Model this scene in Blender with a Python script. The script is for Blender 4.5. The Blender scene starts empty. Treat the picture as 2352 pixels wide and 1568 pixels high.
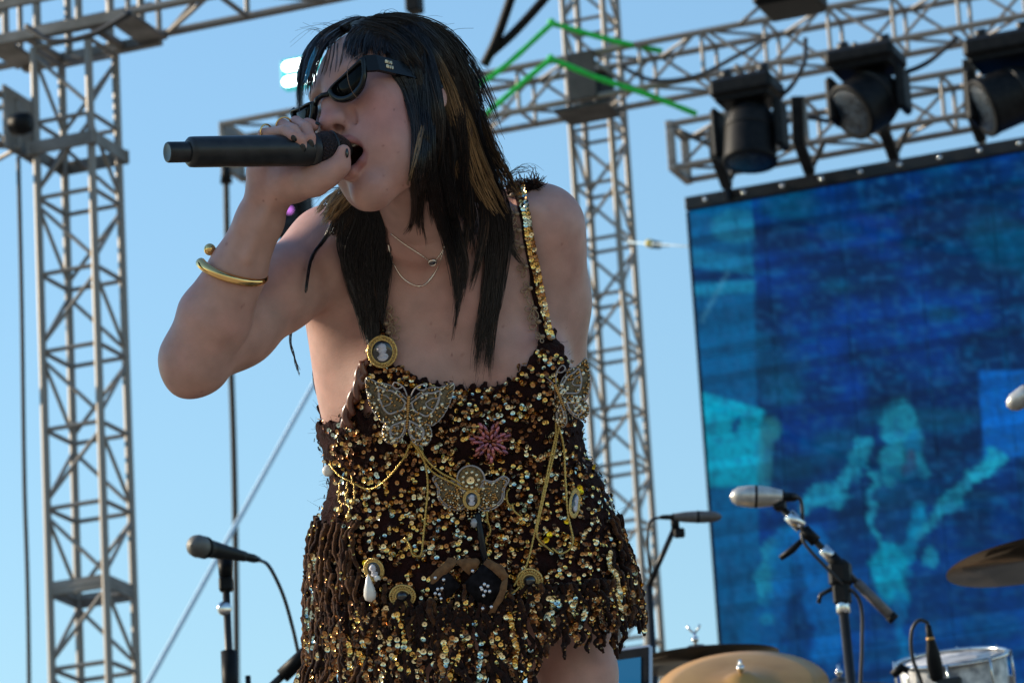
import bpy, math, random
import numpy as np
from mathutils import Vector, Matrix
from mathutils.bvhtree import BVHTree
R = math.radians
random.seed(7); rng = np.random.default_rng(7)
scene = bpy.context.scene
# ---------------------------------------------------------------- camera
FPX, D0 = 9800.0, 5.6                 # focal length in units of a 2352-wide picture; distance of the singer
CAMLOC = np.array([0., 0., 1.55])
PITCH, ROLL = R(16.5), R(3.55)
_r0 = np.array([1., 0, 0]); _f0 = np.array([0, math.cos(PITCH), math.sin(PITCH)]); _u0 = np.array([0, -math.sin(PITCH), math.cos(PITCH)])
CR = _r0*math.cos(ROLL) - _u0*math.sin(ROLL); CU = _u0*math.cos(ROLL) + _r0*math.sin(ROLL); CF = _f0
cam = bpy.data.cameras.new('camera'); camo = bpy.data.objects.new('camera', cam); scene.collection.objects.link(camo)
cam.sensor_width = 36; cam.lens = 150; cam.clip_start = .1; cam.clip_end = 5000
m = Matrix.Identity(4)
for i in range(3):
    m[i][0], m[i][1], m[i][2], m[i][3] = CR[i], CU[i], -CF[i], CAMLOC[i]
camo.matrix_world = m
cam.dof.use_dof = True; cam.dof.focus_distance = 5.42; cam.dof.aperture_fstop = 18
scene.camera = camo
# ---------------------------------------------------------------- sky, sun, exposure
SUN_EL, SUN_AZ = R(24), R(-74)        # azimuth clockwise from +Y (the way the camera looks)
world = bpy.data.worlds.new('World'); scene.world = world; world.use_nodes = True
nt = world.node_tree; bg = nt.nodes['Background']; sky = nt.nodes.new('ShaderNodeTexSky')
sky.sky_type = 'NISHITA'; sky.sun_disc = False; sky.sun_elevation = SUN_EL; sky.sun_rotation = SUN_AZ
sky.air_density = 1.85; sky.dust_density = 0.0; sky.ozone_density = 6.5
nt.links.new(sky.outputs[0], bg.inputs[0]); bg.inputs[1].default_value = .15
sun = bpy.data.lights.new('sun', 'SUN'); sun.energy = 5.0; sun.angle = R(.5); sun.color = (1, .85, .64)
suno = bpy.data.objects.new('sun', sun); scene.collection.objects.link(suno)
SUNV = np.array([math.sin(SUN_AZ)*math.cos(SUN_EL), math.cos(SUN_AZ)*math.cos(SUN_EL), math.sin(SUN_EL)])
suno.rotation_euler = Vector(SUNV).to_track_quat('Z', 'Y').to_euler(); suno.location = (-6, -2, 9)
vs = scene.view_settings; vs.view_transform = 'Standard'; vs.look = 'None'; vs.exposure = 0.47; vs.gamma = 1; vs.use_curve_mapping = False
scene.cycles.use_denoising = True
scene.cycles.max_bounces = 6; scene.cycles.transparent_max_bounces = 8
try: scene.cycles.denoiser = 'OPENIMAGEDENOISE'
except Exception: pass

# ---------------------------------------------------------------- pixel <-> place (pixels of a 2352 x 1568 view of the scene)
def P(px, py, dist):
    return CAMLOC + CF*dist + CR*((px-1176)*dist/FPX) + CU*((784-py)*dist/FPX)
def B(px, py, z=0.):                   # a point in body space: x right, y up, z towards the camera, metres
    d = D0 - z
    return np.array([(px-1176)*d/FPX, (784-py)*d/FPX, z])
def C2W(v):
    v = np.asarray(v, float).reshape(-1, 3)
    return CAMLOC + np.outer(D0-v[:, 2], CF) + np.outer(v[:, 0], CR) + np.outer(v[:, 1], CU)
def c2w(v): return C2W(v)[0]
def W2C(v):
    v = np.asarray(v, float).reshape(-1, 3)-CAMLOC
    return np.stack([v@CR, v@CU, D0-v@CF], 1)
def proj(v):                           # world -> pixels
    v = np.asarray(v, float).reshape(-1, 3)-CAMLOC; d = v@CF
    return 1176+FPX*(v@CR)/d, 784-FPX*(v@CU)/d

# ---------------------------------------------------------------- materials
def mat(name, col, rough=.5, metal=0., spec=.5, noise=None, bump=None, emit=None, estr=0., coat=0., sss=0., vcol=None, sheen=0., aniso=0.):
    M = bpy.data.materials.new(name); M.use_nodes = True; n = M.node_tree; b = n.nodes['Principled BSDF']
    b.inputs['Base Color'].default_value = (*col, 1); b.inputs['Roughness'].default_value = rough; b.inputs['Metallic'].default_value = metal
    b.inputs['Specular IOR Level'].default_value = spec; b.inputs['Coat Weight'].default_value = coat
    if sheen: b.inputs['Sheen Weight'].default_value = sheen; b.inputs['Sheen Roughness'].default_value = .4
    if aniso: b.inputs['Anisotropic'].default_value = aniso
    if sss:
        b.inputs['Subsurface Weight'].default_value = sss; b.inputs['Subsurface Radius'].default_value = (1, .35, .2); b.inputs['Subsurface Scale'].default_value = .006
    src = None
    if vcol:
        a = n.nodes.new('ShaderNodeVertexColor'); a.layer_name = vcol; src = a.outputs[0]
    if noise:                          # (scale, second colour, detail) - blotches of a second colour
        tc = n.nodes.new('ShaderNodeTexCoord'); t = n.nodes.new('ShaderNodeTexNoise'); t.inputs['Scale'].default_value = noise[0]; t.inputs['Detail'].default_value = noise[2] if len(noise) > 2 else 6
        n.links.new(tc.outputs['Object'], t.inputs['Vector'])
        r = n.nodes.new('ShaderNodeValToRGB'); r.color_ramp.elements[0].position = .38; r.color_ramp.elements[1].position = .64
        mx = n.nodes.new('ShaderNodeMix'); mx.data_type = 'RGBA'; mx.inputs[7].default_value = (*noise[1], 1)
        if src: n.links.new(src, mx.inputs[6])
        else: mx.inputs[6].default_value = (*col, 1)
        n.links.new(t.outputs[0], r.inputs[0]); n.links.new(r.outputs[0], mx.inputs[0]); src = mx.outputs[2]
        rr = n.nodes.new('ShaderNodeMapRange'); rr.inputs[3].default_value = max(.03, rough-.1); rr.inputs[4].default_value = min(1, rough+.1)
        n.links.new(t.outputs[0], rr.inputs[0]); n.links.new(rr.outputs[0], b.inputs['Roughness'])
    if src: n.links.new(src, b.inputs['Base Color'])
    if bump:                           # (scale, strength, distance)
        tc = n.nodes.new('ShaderNodeTexCoord'); t = n.nodes.new('ShaderNodeTexNoise'); t.inputs['Scale'].default_value = bump[0]; t.inputs['Detail'].default_value = 4
        bp = n.nodes.new('ShaderNodeBump'); bp.inputs['Strength'].default_value = bump[1]; bp.inputs['Distance'].default_value = bump[2]
        n.links.new(tc.outputs['Object'], t.inputs['Vector']); n.links.new(t.outputs[0], bp.inputs['Height']); n.links.new(bp.outputs[0], b.inputs['Normal'])
    if emit:
        b.inputs['Emission Color'].default_value = (*emit, 1); b.inputs['Emission Strength'].default_value = estr
    return M

MT = dict(
    alu=mat('weathered_aluminium', (.27, .25, .23), .5, .35, noise=(9, (.15, .135, .12)), bump=(60, .15, .002)),
    alu_plate=mat('cast_aluminium_plate', (.22, .205, .19), .55, .3, noise=(6, (.13, .12, .105)), bump=(40, .2, .003)),
    alu_dark=mat('dark_grey_plate', (.045, .044, .046), .6, .2, noise=(7, (.022, .022, .024)), bump=(40, .2, .003)),
    black=mat('black_plastic', (.005, .0055, .0065), .5, spec=.12, noise=(30, (.011, .011, .012))),
    black_steel=mat('black_painted_steel', (.010, .011, .013), .4, .1, spec=.3, noise=(14, (.017, .017, .018))),
    rubber=mat('black_cable_rubber', (.012, .013, .016), .5),
    chrome=mat('chrome', (.62, .62, .62), .18, 1.),
    green=mat('green_sling_fabric', (.012, .62, .06), .6, noise=(22, (.008, .42, .045)), bump=(220, .4, .002)),
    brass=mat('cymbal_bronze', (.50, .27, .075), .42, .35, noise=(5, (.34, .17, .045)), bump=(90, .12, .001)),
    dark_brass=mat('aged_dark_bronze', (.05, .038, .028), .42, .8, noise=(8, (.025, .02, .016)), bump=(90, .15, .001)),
    white=mat('white_shell', (.72, .72, .72), .35, noise=(26, (.18, .19, .22))),
    silver=mat('silver_paint', (.55, .53, .5), .35, .5, noise=(40, (.40, .38, .35))),
    foam=mat('grey_mic_body', (.12, .105, .10), .55, noise=(50, (.08, .07, .068))),
    steelmesh=mat('steel_mesh', (.13, .125, .115), .5, .5, bump=(400, .8, .002)),
    wire=mat('pale_wire', (.46, .60, .70), .6),
    deck=mat('stage_deck_black', (.045, .042, .04), .65, noise=(1.5, (.075, .068, .06))),
    ground=mat('dusty_ground', (.40, .34, .27), .95, noise=(.25, (.30, .26, .2)), bump=(3, .4, .05)),
)

# ---------------------------------------------------------------- mesh helpers
col0 = scene.collection
WORLD = {}                              # world origin of every object (no rotations on parents)
def tag(o, label=None, cat=None, group=None, kind=None):
    if label: o['label'] = label
    if cat: o['category'] = cat
    if group: o['group'] = group
    if kind: o['kind'] = kind
    return o
def place(o, origin, parent=None):
    col0.objects.link(o); origin = np.asarray(origin, float); WORLD[o.name] = origin
    if parent: o.parent = parent; o.location = origin-WORLD[parent.name]
    else: o.location = origin
    return o
def empty(name, loc, label, cat, group=None):
    o = bpy.data.objects.new(name, None); o.empty_display_size = .1
    place(o, loc); return tag(o, label, cat, group)
def newmesh(name, V, Fc, mats, mi=None, smooth=True):
    me = bpy.data.meshes.new(name); me.from_pydata(np.asarray(V).tolist(), [], Fc if isinstance(Fc, list) else Fc.tolist())
    for mm in (mats if isinstance(mats, (list, tuple)) else [mats]): me.materials.append(mm)
    if mi is not None: me.polygons.foreach_set('material_index', np.asarray(mi, np.int32))
    if smooth is True: me.polygons.foreach_set('use_smooth', np.ones(len(me.polygons), bool))
    elif smooth is not False: me.polygons.foreach_set('use_smooth', np.asarray(smooth, bool))
    me.update(); return me
def obj(name, V, Fc, mats, parent=None, mi=None, smooth=True, origin=None):
    V = np.asarray(V, float)
    if origin is None:
        lo, hi = V.min(0), V.max(0); origin = np.array([(lo[0]+hi[0])/2, (lo[1]+hi[1])/2, lo[2]])
    me = newmesh(name, V-origin, Fc, mats, mi, smooth)
    return place(bpy.data.objects.new(name, me), origin, parent)
def share(name, me, Mw, parent=None):   # an object on shared mesh data, Mw = 3x4 world matrix (np)
    o = bpy.data.objects.new(name, me); col0.objects.link(o); WORLD[o.name] = Mw[:, 3].copy()
    L = Mw.copy()
    if parent: o.parent = parent; L[:, 3] -= WORLD[parent.name]
    m4 = Matrix.Identity(4)
    for i in range(3):
        for j in range(4): m4[i][j] = L[i, j]
    o.matrix_basis = m4
    return o
def frame(d, up=(0, 0, 1)):             # orthonormal columns with z along d
    d = np.asarray(d, float); d = d/np.linalg.norm(d); up = np.asarray(up, float)
    if abs(d@up)/np.linalg.norm(up) > .98: up = np.array([1., 0, 0]) if abs(d[0]) < .9 else np.array([0, 1., 0])
    x = np.cross(up, d); x /= np.linalg.norm(x); y = np.cross(d, x)
    return np.stack([x, y, d], 1)

class MB:
    def __init__(s): s.V = []; s.F = []; s.M = []; s.S = []
    def add(s, V, Fc, m=0, smooth=True):
        o = len(s.V); s.V += [tuple(map(float, v)) for v in V]; s.F += [tuple(int(i)+o for i in f) for f in Fc]; s.M += [m]*len(Fc); s.S += [smooth]*len(Fc); return s
    def box(s, c, size, A=None, m=0, bev=0.):
        A = np.eye(3) if A is None else A; h = np.asarray(size, float)/2; c = np.asarray(c, float)
        b = min(bev, *(h*.9)) if bev else 0
        if not b:
            V = [c+A@(h*np.array(q)) for q in ((-1,-1,-1),(1,-1,-1),(1,1,-1),(-1,1,-1),(-1,-1,1),(1,-1,1),(1,1,1),(-1,1,1))]
            return s.add(V, [(0,3,2,1),(4,5,6,7),(0,1,5,4),(1,2,6,5),(2,3,7,6),(3,0,4,7)], m, False)
        V = []; key = {}
        for sx in (-1, 1):
            for sy in (-1, 1):
                for sz in (-1, 1):
                    for ax in range(3):
                        q = np.array([sx, sy, sz], float)*(h-b); q[ax] += (sx, sy, sz)[ax]*b
                        key[(sx, sy, sz, ax)] = len(V); V.append(c+A@q)
        Fc = []
        for ax in range(3):
            u, v = (ax+1) % 3, (ax+2) % 3
            for sg in (-1, 1):
                f = []
                for su, sv in ((-1,-1),(1,-1),(1,1),(-1,1)):
                    k = [0]*3; k[ax] = sg; k[u] = su; k[v] = sv; f.append(key[(*k, ax)])
                Fc.append(f if sg > 0 else f[::-1])
            for su in (-1, 1):          # edges along ax
                for sv in (-1, 1):
                    a = []
                    for t in (-1, 1):
                        k = [0]*3; k[ax] = t; k[u] = su; k[v] = sv; a.append((key[(*k, u)], key[(*k, v)]))
                    f = [a[0][0], a[1][0], a[1][1], a[0][1]]; Fc.append(f if su*sv < 0 else f[::-1])
        for sx in (-1, 1):
            for sy in (-1, 1):
                for sz in (-1, 1):
                    f = [key[(sx, sy, sz, i)] for i in range(3)]; Fc.append(f if sx*sy*sz > 0 else f[::-1])
        return s.add(V, Fc, m, False)
    def tube(s, path, r, n=8, m=0, cap=True, smooth=True, squash=None):
        P_ = np.asarray(path, float); k = len(P_); r = np.full(k, r, float) if np.isscalar(r) else np.asarray(r, float)
        T = np.gradient(P_, axis=0); T /= np.linalg.norm(T, axis=1)[:, None]+1e-12
        A = frame(T[0])[:, 0]; V = []
        for i in range(k):
            A = A-(A@T[i])*T[i]; A /= np.linalg.norm(A)+1e-12; Bv = np.cross(T[i], A)
            for j in range(n):
                t = 2*math.pi*j/n; V.append(P_[i]+r[i]*(math.cos(t)*A+math.sin(t)*Bv))
        Fc = [(i*n+j, i*n+(j+1) % n, (i+1)*n+(j+1) % n, (i+1)*n+j) for i in range(k-1) for j in range(n)]
        if cap: Fc += [tuple(range(n))[::-1], tuple(range((k-1)*n, k*n))]
        return s.add(V, Fc, m, smooth)
    def lathe(s, prof, c, axis, n=24, m=0, smooth=True, up=(0, 0, 1), sx=1., sy=1.):   # prof: [(r, h)]
        A = frame(axis, up); c = np.asarray(c, float); V = []
        for (r, h) in prof:
            for j in range(n):
                t = 2*math.pi*j/n; V.append(c+A@np.array([r*sx*math.cos(t), r*sy*math.sin(t), h]))
        k = len(prof)
        Fc = [(i*n+j, i*n+(j+1) % n, (i+1)*n+(j+1) % n, (i+1)*n+j) for i in range(k-1) for j in range(n)]
        if prof[0][0] > 1e-6: Fc.append(tuple(range(n))[::-1])
        if prof[-1][0] > 1e-6: Fc.append(tuple(range((k-1)*n, k*n)))
        return s.add(V, Fc, m, smooth)
    def ball(s, c, r, n=12, m=0, A=None, sc=(1, 1, 1)):
        A = np.eye(3) if A is None else A; V = []; k = n//2
        for i in range(k+1):
            p = math.pi*i/k
            for j in range(n):
                t = 2*math.pi*j/n; V.append(np.asarray(c)+A@(r*np.array([math.sin(p)*math.cos(t)*sc[0], math.sin(p)*math.sin(t)*sc[1], math.cos(p)*sc[2]])))
        Fc = [(i*n+j, (i+1)*n+j, (i+1)*n+(j+1) % n, i*n+(j+1) % n) for i in range(k) for j in range(n)]
        return s.add(V, Fc, m, True)
    def build(s, name, mats, parent=None, origin=None):
        return obj(name, s.V, s.F, mats, parent, s.M, s.S, origin)
    def mesh(s, name, mats): return newmesh(name, s.V, s.F, mats, s.M, s.S)
def spline(pts, n):                     # Catmull-Rom through the points
    p = np.asarray(pts, float)
    if len(p) == 2: return p[0]+(p[1]-p[0])*np.linspace(0, 1, n)[:, None]
    q = np.vstack([2*p[0]-p[1], p, 2*p[-1]-p[-2]]); t = np.linspace(0, len(p)-1-1e-9, n); i = t.astype(int); f = (t-i)[:, None]
    a, b, c, d = q[i], q[i+1], q[i+2], q[i+3]
    return .5*(2*b+(c-a)*f+(2*a-5*b+4*c-d)*f*f+(-a+3*b-3*c+d)*f**3)
def noise1(x, seed):                    # smooth value noise in 1-D
    r = np.random.default_rng(seed).uniform(-1, 1, 512); x = np.asarray(x, float); i = np.floor(x).astype(int); f = x-i; f = f*f*(3-2*f)
    return r[i % 512]*(1-f)+r[(i+1) % 512]*f
UNIT_CYL = MB().tube([(0, 0, 0), (0, 0, 1)], 1., 10).mesh('tube', MT['alu'])
UNIT_CYL_BLACK = MB().tube([(0, 0, 0), (0, 0, 1)], 1., 10).mesh('tube_black', MT['black_steel'])
def member(name, a, b, r, parent, me=None):
    a = np.asarray(a, float); b = np.asarray(b, float); d = b-a; A = frame(d)
    M = np.concatenate([np.stack([A[:, 0]*r, A[:, 1]*r, d], 1), a[:, None]], 1)
    return share(name, me or UNIT_CYL, M, parent)
# ================================================================ ground, stage deck
YAW = R(20.5)
EX = np.array([math.cos(YAW), -math.sin(YAW), 0.]); EY = np.array([math.sin(YAW), math.cos(YAW), 0.]); EZ = np.array([0, 0, 1.])
SA = np.stack([EX, EY, EZ], 1)
FLOOR = c2w(B(1010, 1290, -.08))[2]-.90
def sheet(name, c, sx, sy, z, m_, A=np.eye(3)):
    c = np.asarray(c, float); V = [c+A@np.array([x*sx/2, y*sy/2, 0]) for x, y in ((-1,-1),(1,-1),(1,1),(-1,1))]
    for v in V: v[2] = z
    o = obj(name, V, [(0, 1, 2, 3)], m_, smooth=False); return tag(o, kind='structure')
sheet('ground', (0, 0, 0), 3000, 3000, 0, MT['ground'])
cst = np.array([4., 16, 0])
tag(MB().box(cst+np.array([0, 0, FLOOR-.15]), (22, 23, .3), SA, bev=.02).build('stage_deck', MT['deck']), kind='structure')
tag(MB().box(cst+np.array([0, 0, (FLOOR-.3)/2]), (21.4, 22.4, FLOOR-.304), SA).build('stage_base', MT['black']), kind='structure')

# ================================================================ lattice trusses: every leg, brace and diagonal a part of its own
def lattice(root, o, ax, u, v, L, s, bay, rc=.024, rb=.013, cname='leg', flip=0, first=0.):
    """box lattice from corner o along ax; section u, v of side s"""
    cs = [o, o+u*s, o+u*s+v*s, o+v*s]
    for c in cs: member(cname, c, c+ax*L, rc, root)
    n = int(round(L/bay)); bay = L/n
    for k in range(n+1):
        for j in range(4):
            a, b = cs[j], cs[(j+1) % 4]; h = ax*(k*bay)
            member('brace', a+h, b+h, rb*1.15, root)
            if k < n:
                lo, hi = (.10*bay, .90*bay)
                if (k+j+flip) % 2: p, q = a+h+ax*lo, b+h+ax*hi
                else: p, q = b+h+ax*lo, a+h+ax*hi
                member('diagonal', p, q, rb, root)
def plate(root, name, c, size, m_='alu_plate'):
    return MB().box(c, size, SA, bev=.006).build(name, MT[m_], root)

# left tower ------------------------------------------------------
DL = 21.8; sL = .31
bl = P(178, 330, DL); bl[2] = 0
tl = P(165, 40, DL)[2]
root = empty('truss_tower', bl, 'tall bare aluminium lattice tower left of the singer, standing free against the sky', 'tower', 'lattice towers of the stage')
o = bl-EX*sL/2-EY*sL/2
nb = 25; Lt = tl-.12
lattice(root, o, EZ, EX, EY, Lt, sL, .405, rc=.021, rb=.0105)
MB().box(bl+EZ*.01, (.8, .8, .02), SA).build('base_plate', MT['alu_plate'], root)
# sleeve / corner block that rides on the tower, with the small side truss leaving to the left and back
zb = P(178, 345, DL)[2]
for dz in (0, .16):
    for sg in (-1, 1):
        plate(root, 'collar', bl+EZ*(zb+dz*0-.02)+EX*sg*(sL/2+.03), (.012, sL+.09, .075))
        plate(root, 'collar', bl+EZ*(zb+dz*0-.02)+EY*sg*(sL/2+.03), (sL+.09, .012, .075))
    break
zt = P(190, 1432, DL)[2]
for sg in (-1, 1):
    plate(root, 'splice_plate', bl+EZ*zt+EX*sg*(sL/2+.004), (.012, sL, .075)); plate(root, 'splice_plate', bl+EZ*zt+EY*sg*(sL/2+.004), (sL, .012, .075))
# top corner block and the two header trusses that meet on it
zc = P(165, 55, DL)[2]; sH = .36
root = empty('header_truss', bl+EZ*zc, 'aluminium header truss with plated corner block crossing the top left of the picture', 'truss', 'header trusses of the stage')
o = bl-EX*.30-EY*sH/2+EZ*(zc-.02)
for a in range(3):
    h = EZ*(a*.0)
cb = bl+EZ*(zc+.16)
for sg in (-1, 1):
    plate(root, 'block_plate', cb+EX*.0+EY*sg*(sH/2+.02)-EZ*.0, (.72, .02, .05)); plate(root, 'block_plate', cb+EY*sg*(sH/2+.02)-EZ*.19, (.80, .05, .06))
    plate(root, 'block_plate', cb+EX*sg*(.36)-EZ*.19, (.16, sH+.04, .02)); plate(root, 'block_plate', cb+EX*sg*.18-EZ*.19, (.05, sH-.01, .03))
    for t in (-.30, -.12, .12, .30):
        member('block_post', cb+EX*t+EY*sg*(sH/2+.0)-EZ*.17, cb+EX*t+EY*sg*(sH/2+.0)+EZ*.24, .020, root)
lattice(root, cb+EX*.40-EY*sH/2-EZ*.17, EX, EY, EZ, 4.5, sH, .50, rc=.022, rb=.013, cname='chord')
lattice(root, cb-EX*.40-EY*sH/2-EZ*.17, -EX, EY, EZ, 3.5, sH, .50, rc=.022, rb=.013, cname='chord', flip=1)
# side truss
zs = P(100, 330, DL)[2]
root = empty('side_truss', bl+EZ*(zs), 'short aluminium side truss joining the left tower below the header', 'truss')
lattice(root, bl-EX*(sL/2+.30)-EY*.06+EZ*(zs-.05)-EX*.01, -EY*.86-EX*.51, EX*.86-EY*.51, EZ, 2.4, .27, .45, rc=.020, rb=.011, cname='chord')
MB().box(bl-EX*(sL/2+.09)-EY*.16+EZ*(zs+.085), (.02, .34, .34), SA, bev=.005).build('end_plate', MT['alu_plate'], root)
MB().lathe([(0, -.05), (.05, -.05), (.06, .0), (.05, .05), (0, .05)], P(48, 285, DL-.4), EX, 14).build('clamp', MT['black'], root)
pts = spline([P(42, 360, DL-.45), P(50, 700, DL-.45), P(56, 1100, DL-.45), P(67, 1600, DL-.45), P(75, 3200, DL-.45)], 40)
tag(MB().tube(pts, .011, 8).build('power_cable', MT['rubber']), 'black cable hanging straight down at the far left edge, left of the tower', 'cable', 'cables hanging from the trusses')

# right tower -----------------------------------------------------
DR = 30.8; sR = .31
br = P(1395, 600, DR); br[2] = 0; hr = P(1345, -140, DR)[2]
root = empty('truss_tower', br, 'slim aluminium lattice tower behind the singer, crossed by the lighting truss and green slings', 'tower', 'lattice towers of the stage')
lattice(root, br-EX*sR/2-EY*sR/2, EZ, EX, EY, hr, sR, .42, rc=.024, rb=.0125, flip=1)
MB().box(br+EZ*.01, (.8, .8, .02), SA).build('base_plate', MT['alu_plate'], root)

# main lighting truss --------------------------------------------
DM = 30.6; sM = .33
pm = P(1345, 195, DM)
def main_at(px):                        # point on the truss centre line seen at picture column px
    ray = P(px, 195, 1.)-CAMLOC; A = np.array([[EX[0], -ray[0]], [EX[1], -ray[1]]]); t = np.linalg.solve(A, (CAMLOC-pm)[:2]); return t[0]
t0, t1 = main_at(527), main_at(2352)+1.5
root = empty('lighting_truss', pm, 'long aluminium lighting truss rising to the right behind the singer, carrying the moving heads', 'truss', 'lighting trusses over the screen')
o = pm+EX*t0-EY*sM/2-EZ*sM/2
nL = t1-t0
lattice(root, o, EX, EY, EZ, nL, sM, .47, rc=.024, rb=.0125, cname='chord')
for dy in (-1, 1):
    MB().box(pm+EX*.04+EY*dy*(sM/2+.03), (.22, .02, .36), SA, bev=.006).build('corner_plate', MT['alu_dark'], root)
MB().box(pm-EZ*(sM/2+.05), (.40, .34, .03), SA, bev=.006).build('corner_plate', MT['alu_dark'], root)
MB().box(pm+EX*t0, (.04, sM+.04, sM+.04), SA, bev=.006).build('end_plate', MT['alu_plate'], root)
# second truss, lower and nearer the screen
DS = 28.0; sS = .30
ps = P(1545, 335, DS)
root = empty('lighting_truss', ps, 'lower aluminium truss with open square end just above the video screen', 'truss', 'lighting trusses over the screen')
lattice(root, ps-EZ*sS/2, EX, EY, EZ, 4.6, sS, .46, rc=.022, rb=.012, cname='chord', flip=1)
for z_ in (-1, 1): MB().box(ps+EY*sS/2+EZ*z_*sS/2-EX*.01, (.05, sS+.05, .045), SA, bev=.004).build('end_bar', MT['alu_plate'], root)
for y_ in (0, 1): MB().box(ps+EY*sS*y_-EX*.01, (.05, .045, sS-.05), SA, bev=.004).build('end_bar', MT['alu_plate'], root)
TR2 = ps

# green slings ----------------------------------------------------
def sling(pts, label):
    q = spline([P(*p) for p in pts], 60)
    k = np.linspace(0, 1, 60); m_ = MB().tube(q, .0205+.002*noise1(k*30, 3), 8)
    return tag(m_.build('green_sling', MT['green']), label, 'sling', 'green slings on the tower')
sling([(1040, 232, 29.8), (1150, 160, 29.9), (1262, 60, 30.1), (1272, 56, 30.15), (1400, 92, 30.3), (1520, 118, 30.4)], 'upper bright green sling draped over the right tower in an inverted V')
sling([(1060, 310, 29.7), (1140, 242, 29.8), (1258, 142, 30.0), (1270, 138, 30.05), (1370, 178, 30.1), (1480, 215, 30.15), (1600, 262, 30.2)], 'lower green sling across the lighting truss in an inverted V')
for i, (a, b, lb) in enumerate([((1112, 150), (1172, -10), 'steeper of the two black straps rising from the truss at the top'), ((1125, 125), (1262, -22), 'slanting one of the two black straps rising from the truss at the top')]):
    tag(MB().tube(spline([P(*a, 30.0), P((a[0]+b[0])/2+4, (a[1]+b[1])/2+6, 29.95), P(b[0]+(b[0]-a[0])*.6, b[1]+(b[1]-a[1])*.6, 29.9)], 16), .034, 8).build('black_strap', MT['black']), lb, 'strap', 'black straps above the truss')
tag(MB().box(P(950, -20, 29.5), (.10, .12, .32), SA, bev=.01).build('chain_hoist', MT['black']), 'black block hanging into the top edge above the singer\'s head', 'hoist')

# loudspeaker at the top edge
root = empty('hung_loudspeaker', P(1812, -30, 27.5), 'black loudspeaker cabinet cut by the top edge above the lights', 'loudspeaker')
MB().box(P(1812, -28, 27.5), (.40, .4, .30), SA, bev=.03).build('cabinet', MT['black'], root)
MB().box(P(1812, -28, 27.5)-EY*.205, (.34, .012, .24), SA, bev=.004).build('grille', MT['rubber'], root)
member('bracket', P(1740, 20, 27.6), P(1700, 55, 27.7), .012, root, UNIT_CYL_BLACK)

# moving heads ----------------------------------------------------
lens_dark = mat('lamp_glass', (.006, .009, .014), .2, spec=.2, noise=(30, (.03, .045, .065)), bump=(60, .9, .01))
lens_lit = mat('purple_led', (.2, .05, .3), .3, emit=(.75, .22, .9), estr=.55)
def moving_head(px, ptop, pbot, dist, wpx, aim, label, lensmat, parts=True):
    """hung from a truss: base box and clamps on top, yoke, barrel head with its lens"""
    k = dist/FPX; w = wpx*k; top = P(px, ptop, dist); bot = P(px, pbot, dist); H = np.linalg.norm(top-bot)
    root = empty('moving_head', top, label, 'stage light', 'moving head lights on the trusses')
    base = top-EZ*(.16*H)
    MB().box(base, (w*1.0, w*.8, .20*H), SA, bev=.03).box(base-EZ*.11*H, (w*.86, w*.66, .05*H), SA, bev=.01).build('base', MT['black'], root)
    for sg in (-1, 1):
        MB().lathe([(.0, -.03), (.035, -.03), (.035, .03), (0, .03)], top+EX*sg*w*.30+EZ*.02, EX, 12).box(top+EX*sg*w*.30-EZ*.03, (.05, .05, .10), SA, bev=.006).build('clamp', MT['black_steel'], root)
        arm = base+EX*sg*w*.50-EZ*.40*H
        MB().box(arm, (w*.13, w*.42, .50*H), SA, bev=.02).build('yoke_arm', MT['black'], root)
    pv = base-EZ*(.46*H); ax = np.asarray(aim, float); ax /= np.linalg.norm(ax); r = w*.40
    MB().lathe([(0, -.62*H*.55), (r*.55, -.60*H*.55), (r*.85, -.42*H*.55), (r, -.1*H), (r*1.02, .2*H), (r*1.05, .24*H), (r*1.05, .28*H), (r*.93, .28*H)], pv, ax, 28).build('lamp_head', MT['black'], root)
    MB().lathe([(r*.95, .265*H), (r*.8, .285*H), (r*.4, .30*H), (0, .305*H)], pv, ax, 28).build('lens', lensmat, root)
    for q in range(3):
        MB().lathe([(r*(1.03-.06*q), -.08*H-.05*q*H), (r*(1.05-.06*q), -.07*H-.05*q*H), (r*(1.03-.06*q), -.06*H-.05*q*H)], pv, ax, 24).build('cooling_rib', MT['black_steel'], root)
    return root
moving_head(1712, 172, 412, 27.0, 150, -EZ-EX*.05-EY*.12, 'leftmost black moving head under the lighting truss, its barrel pointing straight down', lens_dark)
moving_head(1985, 108, 322, 26.0, 165, -EY*.62-EZ*.55-EX*.60, 'middle black moving head with round faceted lens turned to the stage', lens_dark)
moving_head(2302, 78, 330, 25.2, 165, -EY*.5-EZ*.4-EX*.85, 'black moving head at the right edge, lens turned left', lens_dark)
moving_head(640, 405, 545, 29.6, 130, -EY*.8-EZ*.5+EX*.25, 'moving head with a violet LED half hidden behind the raised forearm', lens_dark)
MB().ball(P(664, 482, 28.9), .028, 12).build('violet_led', lens_lit, bpy.data.objects['moving_head.003'])

# LED wash lamp above the truss, behind the head: it is switched on
root = empty('led_blinder', P(672, 205, 29.0), 'lit two-bar white blinder lamp left of the singer\'s forehead', 'stage light')
led = mat('led_face', (.9, .95, 1), .4, emit=(.80, 1, 1), estr=5.)
ledc = mat('led_halo_glow', (.02, .22, .25), .4, emit=(.0, .55, .58), estr=.5)  # cyan halo around the bars, put in as emission on the housing
k = 29.0/FPX
for j, py in enumerate((147, 182)):
    MB().box(P(690, py, 28.85)-EX*0, (90*k, .05, 24*k), SA, bev=.03).build('led_bar', led, root)
MB().box(P(690, 164, 29.0)+EY*.03, (100*k, .1, 72*k), SA, bev=.02).build('housing', ledc, root)
MB().box(P(688, 216, 29.1), (.035, .035, .20), SA, bev=.004).build('stand_post', MT['black_steel'], root)

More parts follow.
